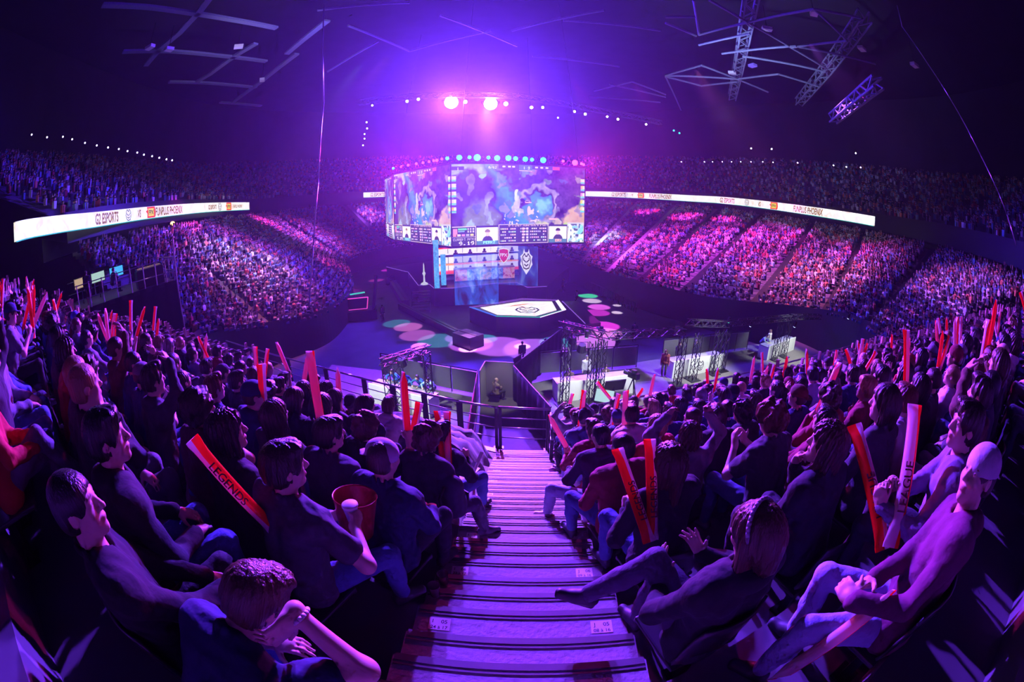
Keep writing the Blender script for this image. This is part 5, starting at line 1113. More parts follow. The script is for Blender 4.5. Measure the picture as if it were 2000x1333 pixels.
# hexagonal centre platform with its bright floor
hexo = [T2(917, 600, 1.5), T2(969, 618, 1.5), T2(1055, 620, 1.5), T2(1105, 605, 1.5), T2(1090, 586, 1.5), T2(1020, 583, 1.5)]
hexi = [T2(938.5, 601, 1.5), T2(971.5, 614.5, 1.5), T2(1046.5, 616.8, 1.5), T2(1087, 605.5, 1.5), T2(1078, 589, 1.5), T2(1019.5, 589, 1.5)]
hc = np.mean(np.array(hexo), 0); hx = empty('centre_platform', (hc[0], hc[1], 0), 0, 'six sided platform with glowing white marble floor before the stage', 'platform')
rel = lambda P: [(x-hc[0], y-hc[1]) for x, y in P]
MB().prism(rel(hexo), 0, 1.46).build('plinth', M['deck'], hx)
MB().prism(rel(hexi), 1.46, 1.5).build('led_floor', M['ribbon_hex'] if 'ribbon_hex' in M else white_marble_emit('led_floor', 1.0), hx)
r_ = rel(hexo); cols = ['cyan_edge', 'green_edge', 'green_edge', 'white_edge', 'violet_edge', 'violet_edge']
EG = {'cyan_edge': glow('blue_edge', (.03, .2, .9), .8), 'green_edge': glow('green_edge', (.0, .6, .3), .7), 'white_edge': glow('pale_edge', (.8, .8, 1), 1.2), 'violet_edge': glow('purple_edge', (.3, .1, .6), .5)}
ri = rel(hexi)
for k in range(6):
    a, b = r_[k], r_[(k+1) % 6]; c, d = ri[(k+1) % 6], ri[k]
    V = [(a[0], a[1], 1.47), (b[0], b[1], 1.47), (b[0]*.55+c[0]*.45, b[1]*.55+c[1]*.45, 1.47), (a[0]*.55+d[0]*.45, a[1]*.55+d[1]*.45, 1.47)]
    m = MB(); m._add(V+[(x, y, 1.462) for x, y, z in V], [(0, 1, 2, 3), (7, 6, 5, 4), (0, 4, 5, 1), (1, 5, 6, 2), (2, 6, 7, 3), (3, 7, 4, 0)]); m.build('edge_panel', EG[cols[k]], hx)
    MB().bar((a[0], a[1], 1.49), (b[0], b[1], 1.49), .07, .05).build('edge_light', M['edgewhite'] if k in (3, 2) else EG[cols[k]], hx)
G, F2 = crest_geo(1.0); cc2 = T2(1030, 606, 1.5); me = bpy.data.meshes.new('crest'); me.from_pydata([(x*2.1+cc2[0]-hc[0], y*2.0+cc2[1]-hc[1], 1.512) for x, y, z in G], [], F2); me.materials.append(mat('crest_ink', (.01, .07, .06), .5)); o = bpy.data.objects.new('crest', me); COL.objects.link(o); o.parent = hx
m = MB(); oc = T2(1012, 597, 1.5)
for a, b, w in (((-1.2, -.6), (1.3, .9), .35), ((-.4, .1), (1.2, .5), .2), ((-.2, -.3), (.9, -.7), .25), ((-.9, -.5), (-.1, .3), .18)):
    p = Vector((a[0]+oc[0]-hc[0], a[1]+oc[1]-hc[1], 1.506)); q = Vector((b[0]+oc[0]-hc[0], b[1]+oc[1]-hc[1], 1.506)); n_ = (q-p).cross(Vector((0, 0, 1))).normalized()*w*.5
    m._add([p, (p+q)/2+n_, q, (p+q)/2-n_], [(0, 1, 2, 3)])
m.build('floor_flourish', glow('orange_print', (.85, .3, .1), .8), hx)
# ramp with lit rails on the right of the platform, low kerb boxes on the left
a, b = atz(1098, 590, 1.5), atz(1143, 634, 0.35); rp_ = empty('side_ramp', ((a.x+b.x)/2, (a.y+b.y)/2, 0), 0, 'dark ramp with violet lit edge running down beside the six sided platform', 'ramp'); c = Vector(((a.x+b.x)/2, (a.y+b.y)/2, 0)); w = Vector((1.6, .6, 0))
m = MB(); P = [a-c, b-c, b-c+w, a-c+w]; m._add(P+[Vector((p.x, p.y, 0)) for p in P], [(0, 1, 2, 3), (7, 6, 5, 4), (0, 4, 5, 1), (1, 5, 6, 2), (2, 6, 7, 3), (3, 7, 4, 0)]); m.build('slope', M['deck'], rp_)
MB().bar(a-c+Vector((0, 0, .08)), b-c+Vector((0, 0, .08)), .07, .05).build('edge_light', M['edge'], rp_)
def low_beam(pts, z, h, w, label, nm='track_kerb'):
    P = [atz(x, y, z) for x, y in pts]; c = sum(P, Vector())/len(P); c.z = 0; e = empty(nm, c, 0, label, 'low barrier', 'low black beams on the floor round the stage')
    for a, b in zip(P[:-1], P[1:]):
        m = MB(); m.bar(a-c-Vector((0, 0, h/2)), b-c-Vector((0, 0, h/2)), w, h) if False else None
        d = (b-a).normalized(); n_ = d.cross(Vector((0, 0, 1)))*w/2; q = [a-c+n_, b-c+n_, b-c-n_, a-c-n_]
        m._add(q+[Vector((p.x, p.y, 0)) for p in q], [(0, 1, 2, 3), (7, 6, 5, 4), (0, 4, 5, 1), (1, 5, 6, 2), (2, 6, 7, 3), (3, 7, 4, 0)]); m.build('beam_body', M['deck'], e)
        MB().bar(a-c+Vector((0, 0, .02)), b-c+Vector((0, 0, .02)), .1, .04).build('top_rail', M['steel'], e)
    return e
low_beam([(767, 548), (792, 587)], .7, .7, .9, 'low black beam slanting across the floor left of the stage steps'); low_beam([(782, 593), (893, 646)], .6, .6, .6, 'long low black beam running towards the box at its near end')
low_beam([(897, 646), (931, 657)], 1.0, 1.0, 1.5, 'short tall black box at the near end of the long low beam', 'track_box')
low_beam([(798, 518), (758, 544)], .9, .9, .8, 'dark beam with a pink lit tip behind the stage steps')

# players' desks with bright fronts
def desk(p0, p1, z0, h, depth, label, panels, nm='players_desk'):
    p0, p1 = Vector((*p0, 0)), Vector((*p1, 0)); c = (p0+p1)/2; d = (p1-p0); Lg = d.length; e = empty(nm, (c.x, c.y, z0), math.atan2(d.y, d.x), label, 'desk')
    m = MB(); m.box((0, depth/2, h/2-.05), (Lg, depth*.9, h-.1)); m.build('carcass', M['black'], e); MB().box((0, depth/2-.05, h-.03), (Lg+.1, depth+.1, .06)).build('desk_top', M['white'], e)
    if panels:
        n = len(panels); w = Lg/n
        for k, pm in enumerate(panels): MB().box((-Lg/2+w*(k+.5), -.03, h*.52), (w*.985, .06, h*.86)).build('front_panel', pm, e)
    return e
def art_mat(name, cols, s=1.0, scale=2.2):
    m = bpy.data.materials.new(name); m.use_nodes = True; N = m.node_tree.nodes; L = m.node_tree.links; b = N['Principled BSDF']; b.inputs['Base Color'].default_value = (.1, .1, .1, 1); b.inputs['Emission Strength'].default_value = s
    tc = N.new('ShaderNodeTexCoord'); nz = N.new('ShaderNodeTexNoise'); nz.inputs['Scale'].default_value = scale; nz.inputs['Detail'].default_value = 4; nz.inputs['Distortion'].default_value = 1; L.new(tc.outputs['Object'], nz.inputs[0])
    cr = N.new('ShaderNodeValToRGB'); e = cr.color_ramp; e.elements[0].position = .3; e.elements[0].color = (*cols[0], 1); e.elements[1].position = .72; e.elements[1].color = (*cols[-1], 1)
    for i, c in enumerate(cols[1:-1]): k = e.elements.new(.3+.42*(i+1)/(len(cols)-1)); k.color = (*c, 1)
    L.new(nz.outputs[0], cr.inputs[0]); L.new(cr.outputs[0], b.inputs['Emission Color']); return m
RA = art_mat('red_picture', [(.5, .02, .02), (.9, .5, .4), (.7, .03, .03), (.1, .02, .05)], .9); BA = art_mat('blue_picture', [(.02, .08, .5), (.5, .7, .9), (.05, .2, .7), (.02, .02, .15)], .9); MA_ = art_mat('mixed_picture', [(.5, .05, .05), (.8, .6, .55), (.1, .3, .6), (.03, .03, .1)], .9)
pd0, pd1 = atz(889, 552, 2.0), atz(1005, 545, 2.0)
desk((pd0.x, pd0.y), (pd1.x, pd1.y), 2.0, 1.55, 1.0, 'long players desk with red and blue picture panels along its front', [RA, BA, MA_, BA, RA])
# the left bench: three shelves of white panels with player pictures
q0, q1 = atz(843, 563, 2.0), atz(884, 561, 2.0); q2 = Vector((q0.x+9.3, q0.y+5.0, 0))
def bench(label):
    p0, p1 = Vector((q0.x-.4, q0.y+3.8, 0)), Vector((q0.x+9.6, q0.y+7.6, 0)); c = (p0+p1)/2; d = p1-p0; Lg = d.length; e = empty('team_bench', (c.x, c.y, 2.0), math.atan2(d.y, d.x), label, 'desk')
    WP = glow('lit_white_panel', (.85, .8, .8), 1.1); RP = glow('lit_red_band', (.9, .05, .03), 1.2); OP = glow('lit_orange_band', (1, .3, .12), 1.2)
    for z, h, mt in ((.25, .3, M['marble']), (.75, .12, M['white']), (1.0, .5, RP), (1.9, .16, OP), (3.15, .1, WP), (3.9, .1, RP)): MB().box((0, 0, z), (Lg, .8 if z < 1 else .5, h)).build('shelf_band', mt, e)
    for r, z in enumerate((1.5, 2.45, 3.5)):
        for k in range(6):
            x = -Lg/2+Lg*(k+.5)/6; MB().box((x, -.1, z), (Lg/6*.93, .3, .72)).build('picture_panel', WP, e)
            if k:
                m = MB(); m.ball((x, -.27, z-.02), (.16, .04, .19), 10); m.box((x, -.27, z-.26), (.5, .06, .2)); m.build('portrait', M['portrait'], e)
    for x in (-Lg/2,): MB().box((x, -.2, 2.0), (.3, .3, 4.0)).build('side_post', M['red'], e)
    return e
M['portrait'] = mat('portrait_print', (.22, .05, .06), .6, noise=.6, nscale=5); bench('tall white and red player bench with rows of portraits left of the stage')
for nm, px, lab in (('blue', 854, 'lit blue square column standing at the left corner of the stage'), ('teal', 867, 'second lit blue column behind the left corner of the stage')):
    p = atz(px, 566 if px < 860 else 560, 2.0); h = 5.2 if px < 860 else 3.4
    e = empty('light_column', (p.x, p.y, 2.0), .2, lab, 'light column', 'lit columns at the stage corner'); MB().box((0, 0, .1), (.7, .7, .2)).build('base', M['black'], e); MB().box((0, 0, h/2+.2), (.55, .55, h)).build('light_panel', art_mat('blue_column_light', [(.02, .25, .6), (.05, .5, .9), (.3, .7, .9)], .8, 3), e)
p = atz(829, 556, 2.0); e = empty('trophy_model', (p.x, p.y, 2.0), 0, 'tall pale sparkling trophy standing at the left edge of the stage', 'trophy')
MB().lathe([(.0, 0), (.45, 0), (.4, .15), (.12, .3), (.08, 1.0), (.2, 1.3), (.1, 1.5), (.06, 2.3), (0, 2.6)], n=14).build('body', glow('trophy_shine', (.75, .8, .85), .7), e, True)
# see-through projection gauzes hanging under the cube
def gauze_mat(name, seed, strength):
    m = bpy.data.materials.new(name); m.use_nodes = True; N = m.node_tree.nodes; L = m.node_tree.links; N.remove(N['Principled BSDF'])
    tr = N.new('ShaderNodeBsdfTransparent'); tr.inputs[0].default_value = (.72, .72, .8, 1); em = N.new('ShaderNodeEmission'); em.inputs[1].default_value = strength; ad = N.new('ShaderNodeAddShader')
    tc = N.new('ShaderNodeTexCoord'); mp = N.new('ShaderNodeMapping'); mp.inputs['Location'].default_value = (seed, seed*2, 0); mp.inputs['Scale'].default_value = (1, 1, .45); nz = N.new('ShaderNodeTexNoise'); nz.inputs['Scale'].default_value = .75; nz.inputs['Detail'].default_value = 7; nz.inputs['Distortion'].default_value = .8
    cr = N.new('ShaderNodeValToRGB'); e = cr.color_ramp; e.elements[0].position = .36; e.elements[0].color = (.01, .01, .05, 1); e.elements[1].position = .78; e.elements[1].color = (.35, .6, .95, 1); k = e.elements.new(.55); k.color = (.01, .09, .5, 1)
    L.new(tc.outputs['Object'], mp.inputs[0]); L.new(mp.outputs[0], nz.inputs[0]); L.new(nz.outputs[0], cr.inputs[0]); L.new(cr.outputs[0], em.inputs[0]); L.new(tr.outputs[0], ad.inputs[0]); L.new(em.outputs[0], ad.inputs[1]); L.new(ad.outputs[0], N['Material Output'].inputs[0]); return m
def gauze(p0, p1, z0, z1, label, mt):
    p0, p1 = Vector((*p0, 0)), Vector((*p1, 0)); c = (p0+p1)/2; d = p1-p0; e = empty('projection_gauze', (c.x, c.y, z0), math.atan2(d.y, d.x), label, 'gauze screen', 'projection gauzes under the video cube'); w = d.length; h = z1-z0
    MB().box((0, 0, h/2), (w, .01, h)).build('gauze', mt, e); MB().box((0, 0, h+.03), (w+.1, .08, .08)).build('top_bar', M['black'], e); MB().box((0, 0, -.02), (w, .04, .04)).build('hem_bar', M['black'], e); return e, w, h
a, b = atz(889, 597, 1.6), atz(974, 594, 1.6)
gauze((a.x, a.y), (b.x, b.y), 1.62, 6.5, 'see through blue gauze screen hanging nearest the six sided platform', gauze_mat('blue_gauze', 3.0, .55))
a, b = atz(972, 556, 2.1), atz(1050, 560, 2.1); ge, gw, gh = gauze((a.x, a.y), (b.x, b.y), 2.12, 6.5, 'see through violet gauze screen carrying two team emblems', gauze_mat('violet_gauze', 8.0, .3))
def emblem(kind, x, z, s, label):
    c = ge.location+Matrix.Rotation(ge.rotation_euler.z, 3, 'Z') @ Vector((x, -.12, z)); e = empty('team_emblem', c, ge.rotation_euler.z, label, 'emblem', 'team emblems on the violet gauze')
    if kind == 'shield':
        out = [(-.5, .62), (0, .72), (.5, .62), (.52, 0), (.3, -.5), (0, -.78), (-.3, -.5), (-.52, 0)]
        for k, (f, mt) in enumerate(((1, M['emwhite']), (.86, M['emred']))): m = MB(); V = [(x_*s*f, -.02*k, z_*s*f) for x_, z_ in out]; m._add(V+[(x_, y_+.02, z_) for x_, y_, z_ in V], [tuple(range(8))]+[(i, 8+i, 8+(i+1) % 8, (i+1) % 8) for i in range(8)]); m.build('shield_plate', mt, e)
        V, F2 = text_geo('FPX', 0, .02); me = bpy.data.meshes.new('lettering'); V = V-np.array([V[:, 0].max()/2, .35, 0]); me.from_pydata([(x_*s*.42, -.06, y_*s*.42+.05*s) for x_, y_, z_ in V], [], F2); me.materials.append(M['emwhite']); o = bpy.data.objects.new('lettering', me); COL.objects.link(o); o.parent = e
    else:
        out = [(-.2, 1.0), (-.12, .72), (.12, .72), (.2, 1.0), (.28, .6), (.5, .4), (.42, .1), (.5, -.25), (.25, -.7), (0, -1.1), (-.25, -.7), (-.5, -.25), (-.42, .1), (-.5, .4), (-.28, .6)]
        m = MB(); V = [(x_*s, 0, z_*s) for x_, z_ in out]; n = len(V); m._add(V+[(x_, .02, z_) for x_, y_, z_ in V], [tuple(range(n))]+[(i, n+i, n+(i+1) % n, (i+1) % n) for i in range(n)]); m.build('crest_plate', M['emwhite'], e)
        G, F2 = crest_geo(1); me = bpy.data.meshes.new('crest_lines'); me.from_pydata([(x_*s*.72, -.02, y_*s*1.25-.02*s) for x_, y_, z_ in G], [], F2); me.materials.append(M['blackink']); o = bpy.data.objects.new('crest_lines', me); COL.objects.link(o); o.parent = e
    return e
M['emwhite'] = glow('emblem_white', (.8, .82, .78), .85); M['emred'] = glow('emblem_red', (.75, .03, .12), .7)
emblem('shield', -gw/2+.75, 3.3, 1.15, 'red shield emblem with white letters on the violet gauze'); emblem('crest', gw/2-1.25, 2.75, 1.35, 'white pointed wolf crest emblem on the violet gauze')
# ------------------------------------------------------------------ analysts' corner below our stand
def truss_into(parent, p, q, s=.3, r=.025, step=None, mt=None, up=(0, 0, 1), braces=True):
    """square lattice truss from p to q"""
    p, q = Vector(p), Vector(q); d = (q-p).normalized(); L = (q-p).length; u = Vector(up)
    if abs(d.dot(u)) > .95: u = Vector((1, 0, 0))
    a = d.cross(u).normalized()*s/2; b = a.cross(d).normalized()*s/2; mt = mt or M['trussblk']
    C4 = [a+b, a-b, -a-b, -a+b]; m = MB()
    for c in C4: m.tube(p+c, q+c, r, n=6)
    m.build('chords', mt, parent)
    m = MB(); n = max(2, int(L/(step or s*1.25)))
    for k in range(n):
        t0, t1 = p+d*L*k/n, p+d*L*(k+1)/n
        for i in range(4):
            c, e = C4[i], C4[(i+1) % 4]
            if k % 2: c, e = e, c
            m.bar(t0+c, t1+e, r*1.1)
    m.build('lattice', mt, parent)
def tower(px, py, z0, z1, label, s=.34):
    p = atz(px, py, z0); z1 = atd(px, z1, math.hypot(p.x, p.y)).z; e = empty('truss_tower', p, .33, label, 'truss', 'black truss towers round the analyst desks'); truss_into(e, (0, 0, .05), (0, 0, z1-z0), s); MB().box((0, 0, .025), (.8, .8, .05)).build('base_plate', M['steel'], e); return p
DZ = 1.4
dk = [(-11.5, 15.6), (-6.5, 13.4), (0, 11.5), (6, 13.2), (15, 16), (27, 21), (26, 30), (16, 27.5), (6.5, 24.5), (-1, 21), (-5, 23), (-12, 24.5)]
m = MB(); m.prism(dk, 0, DZ); o = m.build('floor_riser', mat('riser_carpet', (.16, .14, .15), .95, noise=.2, nscale=5)); tag(o, kind='structure')
# four desks, white marble fronts
M['desktop'] = mat('desk_top_grey', (.3, .3, .32), .5, noise=.1)
def an_desk(bl, br, tl, label, depth=.85, logo=None, z0=DZ):
    a, b = atz(*bl, z0), atz(*br, z0); h = 1.12; c = (a+b)/2; d = b-a; Lg = d.length; e = empty('analyst_desk', (c.x, c.y, z0), math.atan2(d.y, d.x), label, 'desk', 'white fronted desks of the analyst corner')
    MB().box((0, .03, h/2), (Lg, .06, h)).build('front_panel', M['deskglow'], e); MB().box((0, depth/2+.06, h-.13), (Lg, depth, .05)).build('desk_top', M['desktop'], e)
    for s in (-1, 1): MB().box((s*(Lg/2-.03), depth/2+.06, h/2-.08), (.05, depth, h-.18)).build('side_panel', M['white'], e)
    if logo:
        G, F2 = crest_geo(1); me = bpy.data.meshes.new('crest'); me.from_pydata([(x*.5+logo*Lg, -.012, y*.62+h*.5) for x, y, z in G], [], F2); me.materials.append(M['ink']); o = bpy.data.objects.new('crest', me); COL.objects.link(o); o.parent = e
    return e, c, math.atan2(d.y, d.x), Lg
M['deskglow'] = mat('marble_front', (.82, .84, .8), .4, noise=.1, nscale=1.3)
DESKS = [an_desk((1088, 787), (1238, 768), None, 'white marble desk with two suited people behind truss towers, beside the stairs rail', logo=.1),
         an_desk((1312, 740), (1410, 722), None, 'white marble desk behind truss towers with a person in a patterned top beside it', logo=.02),
         an_desk((1497, 705), (1550, 684), None, 'small far white desk behind the last truss towers near the red capped spectator'),
         an_desk((724, 786), (840, 819), None, 'long white desk where blue shirted people lean over, below the draped seats')]
# towers and the lamp trusses over the desks
TW = []
for i, (px, py, h) in enumerate(((1101, 792, 648), (1152, 786, 668), (1168, 781, 664), (1322, 752, 655), (1352, 742, 650), (1392, 730, 645), (1408, 724, 643), (1512, 703, 630), (1530, 697, 628), (1600, 680, 628), (764, 806, 716), (785, 812, 716), (842, 803, 690))):
    _p = atz(px, py, DZ); TW.append((tower(px, py, DZ, h, 'black lattice truss tower, %s' % ('nearest the stairs rail before the first marble desk', 'left of a close pair before the first marble desk', 'right of a close pair before the first marble desk', 'outermost before the second marble desk towards the stage', 'second before the second marble desk', 'third before the second marble desk', 'at the far corner of the second marble desk', 'left one before the small far desk', 'right one before the small far desk', 'standing alone beyond the small far desk', 'left of the pair before the long desk of blue shirts', 'right of the pair before the long desk of blue shirts', 'beside the long blue shirt desk, nearer the stairs')[i]), atd(px, h, math.hypot(_p.x, _p.y)).z-DZ))
def flat_truss(p, q, label, s=.36):
    p, q = Vector(p), Vector(q); c = (p+q)/2; e = empty('truss_beam', c, 0, label, 'truss', 'black truss beams over the analyst desks'); truss_into(e, p-c, q-c, s, .028); return e
top = lambda i: TW[i][0]+Vector((0, 0, TW[i][1]+.2))
flat_truss(atd(1096, 633, 23.5), top(2)+Vector((.2, 0, 0)), 'black truss beam slanting over the first marble desk from stage side to tower pair')
flat_truss(top(2)+Vector((.4, .1, 0)), top(3)+Vector((0, 0, .1)), 'long black truss beam between the first and second marble desks')
flat_truss(top(3)+Vector((.3, .3, .5)), top(6)+Vector((0, 0, .2)), 'black truss beam along the top of the second marble desk')
flat_truss(top(6)+Vector((.3, .2, .2)), top(8)+Vector((0, 0, .2)), 'black truss beam reaching from the second marble desk to the small far desk')
flat_truss(top(8)+Vector((.3, .2, .2)), top(9)+Vector((1.5, .6, .2)), 'last black truss beam beyond the small far desk')
flat_truss(top(10)+Vector((-.2, 0, 0)), atd(838, 680, 21.5), 'black truss beam slanting over the long desk of blue shirts')
def hang_lamp(p, label, aim=(0, .3, -1), g='white', r=.2):
    return lamp_head('hanging_lamp', p, aim, GL2[g], label, 'lamps hanging from the truss beams', r)
GL2 = {'white': mat('dark_lens', (.05, .05, .06), .1), 'green': glow('lens_green', (.1, 1, .5), 6), 'cold': glow('lens_cold', (.6, .85, 1), 8)}
for i, (px, py, D, g, lb) in enumerate(((1118, 668, 22.5, 'white', 'under the beam over the first marble desk, nearer the stage'), (1136, 684, 20.5, 'white', 'under the beam over the first marble desk, nearer the tower pair'), (1146, 657, 21, 'green', 'green lit on top of the beam over the first desk'),
                               (1220, 656, 24, 'cold', 'small cold lit on the long beam past the camera operator'), (1322, 650, 26, 'cold', 'cold lit on the beam before the second marble desk'), (1423, 628, 30, 'green', 'green lit on the beam behind the second marble desk'), (1466, 636, 29, 'cold', 'cold lit on the beam reaching to the small far desk'), (1552, 637, 30, 'cold', 'bright cold lit over the small far desk'), (1657, 621, 33, 'cold', 'bright cold lit at the end of the last beam'),
                               (785, 712, 20, 'white', 'under the slanting beam over the blue shirts, nearer the rail'), (815, 700, 21.5, 'white', 'under the slanting beam over the blue shirts, nearer the stage'))):
    hang_lamp(atd(px, py, D), 'black lamp hanging '+lb, g=g, r=.24 if g == 'white' else .1)
# light that falls on the desks from those trusses
for (e, c, a, Lg), pw in zip(DESKS, (3800, 4200, 3600, 3400)):
    n_ = Vector((math.sin(a), -math.cos(a), 0)); spot('desk_lamp', c+n_*2.6+Vector((0, 0, 6.3)), c+Vector((0, 0, 1.0)), pw, (.93, 1, .95), 60, .6, .4)
# grey acrylic railings behind the desks
def screen_fence(p, q, label, n=4, z0=DZ, h=1.5):
    p, q = Vector((*p, z0)), Vector((*q, z0)); c = (p+q)/2; e = empty('panel_fence', c, 0, label, 'fence', 'grey panel fences round the analyst corner'); d = (q-p)
    for k in range(n):
        a, b = p+d*(k+.03)/n-c, p+d*(k+.97)/n-c; MB().bar(a+Vector((0, 0, h*.55)), b+Vector((0, 0, h*.55)), .03, h*.8).build('panel', M['fencegrey'], e) if False else None
        m = MB(); m.quad(a+Vector((0, 0, .15)), b+Vector((0, 0, .15)), b+Vector((0, 0, h-.1)), a+Vector((0, 0, h-.1))); o = m.build('panel', M['fencegrey'], e); md = o.modifiers.new('t', 'SOLIDIFY'); md.thickness = .03
    MB().tube(p-c+Vector((0, 0, h)), q-c+Vector((0, 0, h)), .03).build('top_rail', M['steel'], e)
    for k in range(n+1): MB().tube(p+d*k/n-c, p+d*k/n-c+Vector((0, 0, h)), .03).build('post', M['steel'], e)
M['fencegrey'] = mat('fence_panel', (.1, .1, .11), .5, noise=.15)
def off(i, v, dx): e, c, a, Lg = DESKS[i]; q = c+Vector((math.cos(a)*dx-math.sin(a)*v, math.sin(a)*dx+math.cos(a)*v, 0)); return (q.x, q.y)
screen_fence(off(0, 3.6, -2.6), off(0, 3.4, 4.2), 'grey panel fence behind the suited people at the first marble desk'); screen_fence(off(1, 2.8, -1.0), off(1, 2.5, 7.4), 'grey lit panel fence between the second desk and the far desk', 6); screen_fence(off(3, 3.0, -3.6), off(3, 3.2, 2.9), 'grey panel fence behind the blue shirted people', 4)
screen_fence(off(3, 3.2, 2.9), (-1.75, 14.2), 'low grey panel fence running back to the stand beside the black tent wall', 3)
# black tent with the seated man, and dark drape walls between the desk corners
def wall_panel(pts, z0, h, label, nm='black_drape_wall', mt='drape'):
    P = [Vector((*p, z0)) for p in pts]; c = sum(P, Vector())/len(P); e = empty(nm, c, 0, label, 'drape', 'black drape walls of the analyst corner')
    for a, b in zip(P[:-1], P[1:]):
        V = []; n = max(6, int((b-a).length*5)); d = (b-a).normalized(); nn = d.cross(Vector((0, 0, 1)))
        for k in range(n+1):
            q = a+(b-a)*k/n+nn*.05*math.sin(k*1.9)-c; V += [q, q+Vector((0, 0, h))]
        m = MB(); m._add(V, [(2*k, 2*k+2, 2*k+3, 2*k+1) for k in range(n)]); o = m.build('curtain', M[mt], e, True); md = o.modifiers.new('t', 'SOLIDIFY'); md.thickness = .02
        MB().tube(a-c+Vector((0, 0, h)), b-c+Vector((0, 0, h)), .035).build('top_pole', M['steel'], e)
    return e
g = lambda x, y, z: tuple(atz(x, y, z)[:2])
wall_panel([g(1076, 800, 3.2), g(1003, 718, 3.2)], DZ, 1.9, 'black drape wall with a pale top pole running from the stairs rail towards the stage')
wall_panel([g(1003, 718, 3.2), (3.2, 26.2)], DZ, 1.9, 'black drape wall closing the tent on the stage side')
wall_panel([g(1003, 712, 3.2), g(1020, 702, 3.2)], DZ, 2.1, 'short black drape return at the corner of the tent')
bx_ = atz(972, 786, DZ); e = empty('side_booth', (bx_.x, bx_.y, DZ), -.15, 'small pale booth where a bare headed man sits with folded arms', 'booth')
for s, mt in ((-1, 'fencegrey'), ): MB().box((s*.75, 0, 1.0), (.05, 1.3, 2.0)).build('side_wall', M['boothwall'] if 'boothwall' in M else mat('booth_wall', (.3, .3, .3), .7), e)
MB().box((0, .65, 1.0), (1.5, .05, 2.0)).build('back_wall', mat('booth_back', (.22, .21, .2), .7), e); MB().box((-.1, .12, .45), (.5, .5, .06)).build('bench', M['black'], e)
spot('booth_lamp', bx_+Vector((.8, -1.2, 4.2)), bx_+Vector((0, 0, .9)), 320, (1, .95, .9), 45, .5, .2)
# monitors, teleprompters, camera in front of the first desk
def monitor(p, rz, label, w=.9, h=.55, tilt=-.5, g=None):
    e = empty('floor_monitor', p, rz, label, 'monitor', 'floor monitors facing the desks'); Mx = Matrix.Rotation(tilt, 3, 'X')
    cs_ = MB().box((0, 0, .75), (w, .06, h), M=Mx).build('casing', M['black'], e); MB().box(Vector((0, 0, .75))+Mx @ Vector((0, .035, 0)), (w*.92, .006, h*.9), M=Mx).build('display', g or M['black'], cs_); m = MB(); m.bar((0, 0, 0), (0, 0, .7), .06); m.box((0, 0, .02), (.5, .4, .04)); m.build('stand', M['steel'], e); return e
monitor(atz(1178, 800, DZ), 2.7, 'pale glowing tilted monitor on the floor before the first marble desk', 1.0, .7, .6, glow('pale_display', (.5, .8, .85), .8)); monitor(atz(1198, 778, DZ), .2, 'black monitor turned away on a stand before the first marble desk', 1.2, .7, .3)
def tv_camera(p, rz, label, h=1.5):
    e = empty('broadcast_camera', p, rz, label, 'camera', 'broadcast cameras'); MB().box((0, 0, h+.15), (.26, .6, .3)).build('body', M['steel'], e); MB().tube((0, .3, h+.15), (0, .62, h+.15), .1, .13).build('lens', M['black'], e); MB().box((-.1, -.1, h+.42), (.2, .24, .16)).build('viewfinder', M['black'], e)
    for k in range(3): a = 2*PI*k/3; MB().tube((0, 0, h), (.45*math.cos(a), .45*math.sin(a), 0), .03).build('leg', M['black'], e)
    return e
tv_camera(atz(1231, 790, DZ), .6, 'grey broadcast camera on a tripod at the right end of the first marble desk')
tv_camera(atz(1172, 690, 0.0), .4, 'black broadcast camera beside the magenta floor discs', 1.7)
# ------------------------------------------------------------------ people of the desks and the floor
def stand_pose(**k):
    d = dict(hip=.93, lean=3, hands=((-.24, .08, .82), (.24, .08, .82)), feet=((-.1, 0, .09), (.1, .04, .09)), knee=((-.1, 1, 0), (.1, 1, 0))); d.update(k); return Pose(**d)
FSIT = Figure(Pose(lean=14, hip=.56, hands=((-.14, .42, .82), (.06, .34, 1.0)), hdir=(None, (-.1, -.2, 1)), palm=((0, 0, -1), (0, -1, 0)), shapes=('relax', 'curl')), .012, 'long', 'jacket', 3)
FLEAN = Figure(stand_pose(lean=38, hands=((-.2, .62, 1.08), (.2, .62, 1.08)), elbow=((-1, -.3, 0), (1, -.3, 0)), neck=30), .012, 'long', 'shirt', 4)
FSTAND = Figure(stand_pose(), .012, 'long', 'jacket', 6); FOP = Figure(stand_pose(lean=8, hands=((-.2, .42, 1.2), (.2, .42, 1.2)), elbow=((-1, -.3, -.6), (1, -.3, -.6)), shapes=('fist', 'fist')), .012, 'short', 'shirt', 8)
FARM = Figure(Pose(lean=4, hip=.52, hands=((.12, .24, .80), (-.12, .27, .76)), elbow=((-1, .1, -.7), (1, .1, -.7)), palm=((0, -1, 0), (0, -1, 0)), head=(-20, -8, 0)), .012, 'long', 'shirt', 9)
SK = (.62, .42, .33); N_OTHER = 0
def other(fig, p, rz, hair, hc, tc, lc, label, grp='people working on the arena floor'):
    global N_OTHER; N_OTHER += 1; return put_person(fig, p, rz, hair, (SK, hc, tc, lc), label, grp)
def behind(i, dx, v, face=PI): e, c, a, Lg = DESKS[i]; q = off(i, v, dx); return Vector((*q, DZ)), a+face
BR = (.035, .022, .015); BL = (.012, .01, .01)
p, r = behind(0, -1.2, 1.35); other(FSIT, p, r, 'short', BR, (.13, .09, .06), (.05, .05, .06), 'person in brown jacket, hand at face, seated at left of the first marble desk')
p, r = behind(0, .05, 1.9); other(FSTAND, p, r, 'crop', (.2, .19, .18), (.7, .72, .74), (.05, .05, .07), 'person in white top standing between the towers behind the first marble desk')
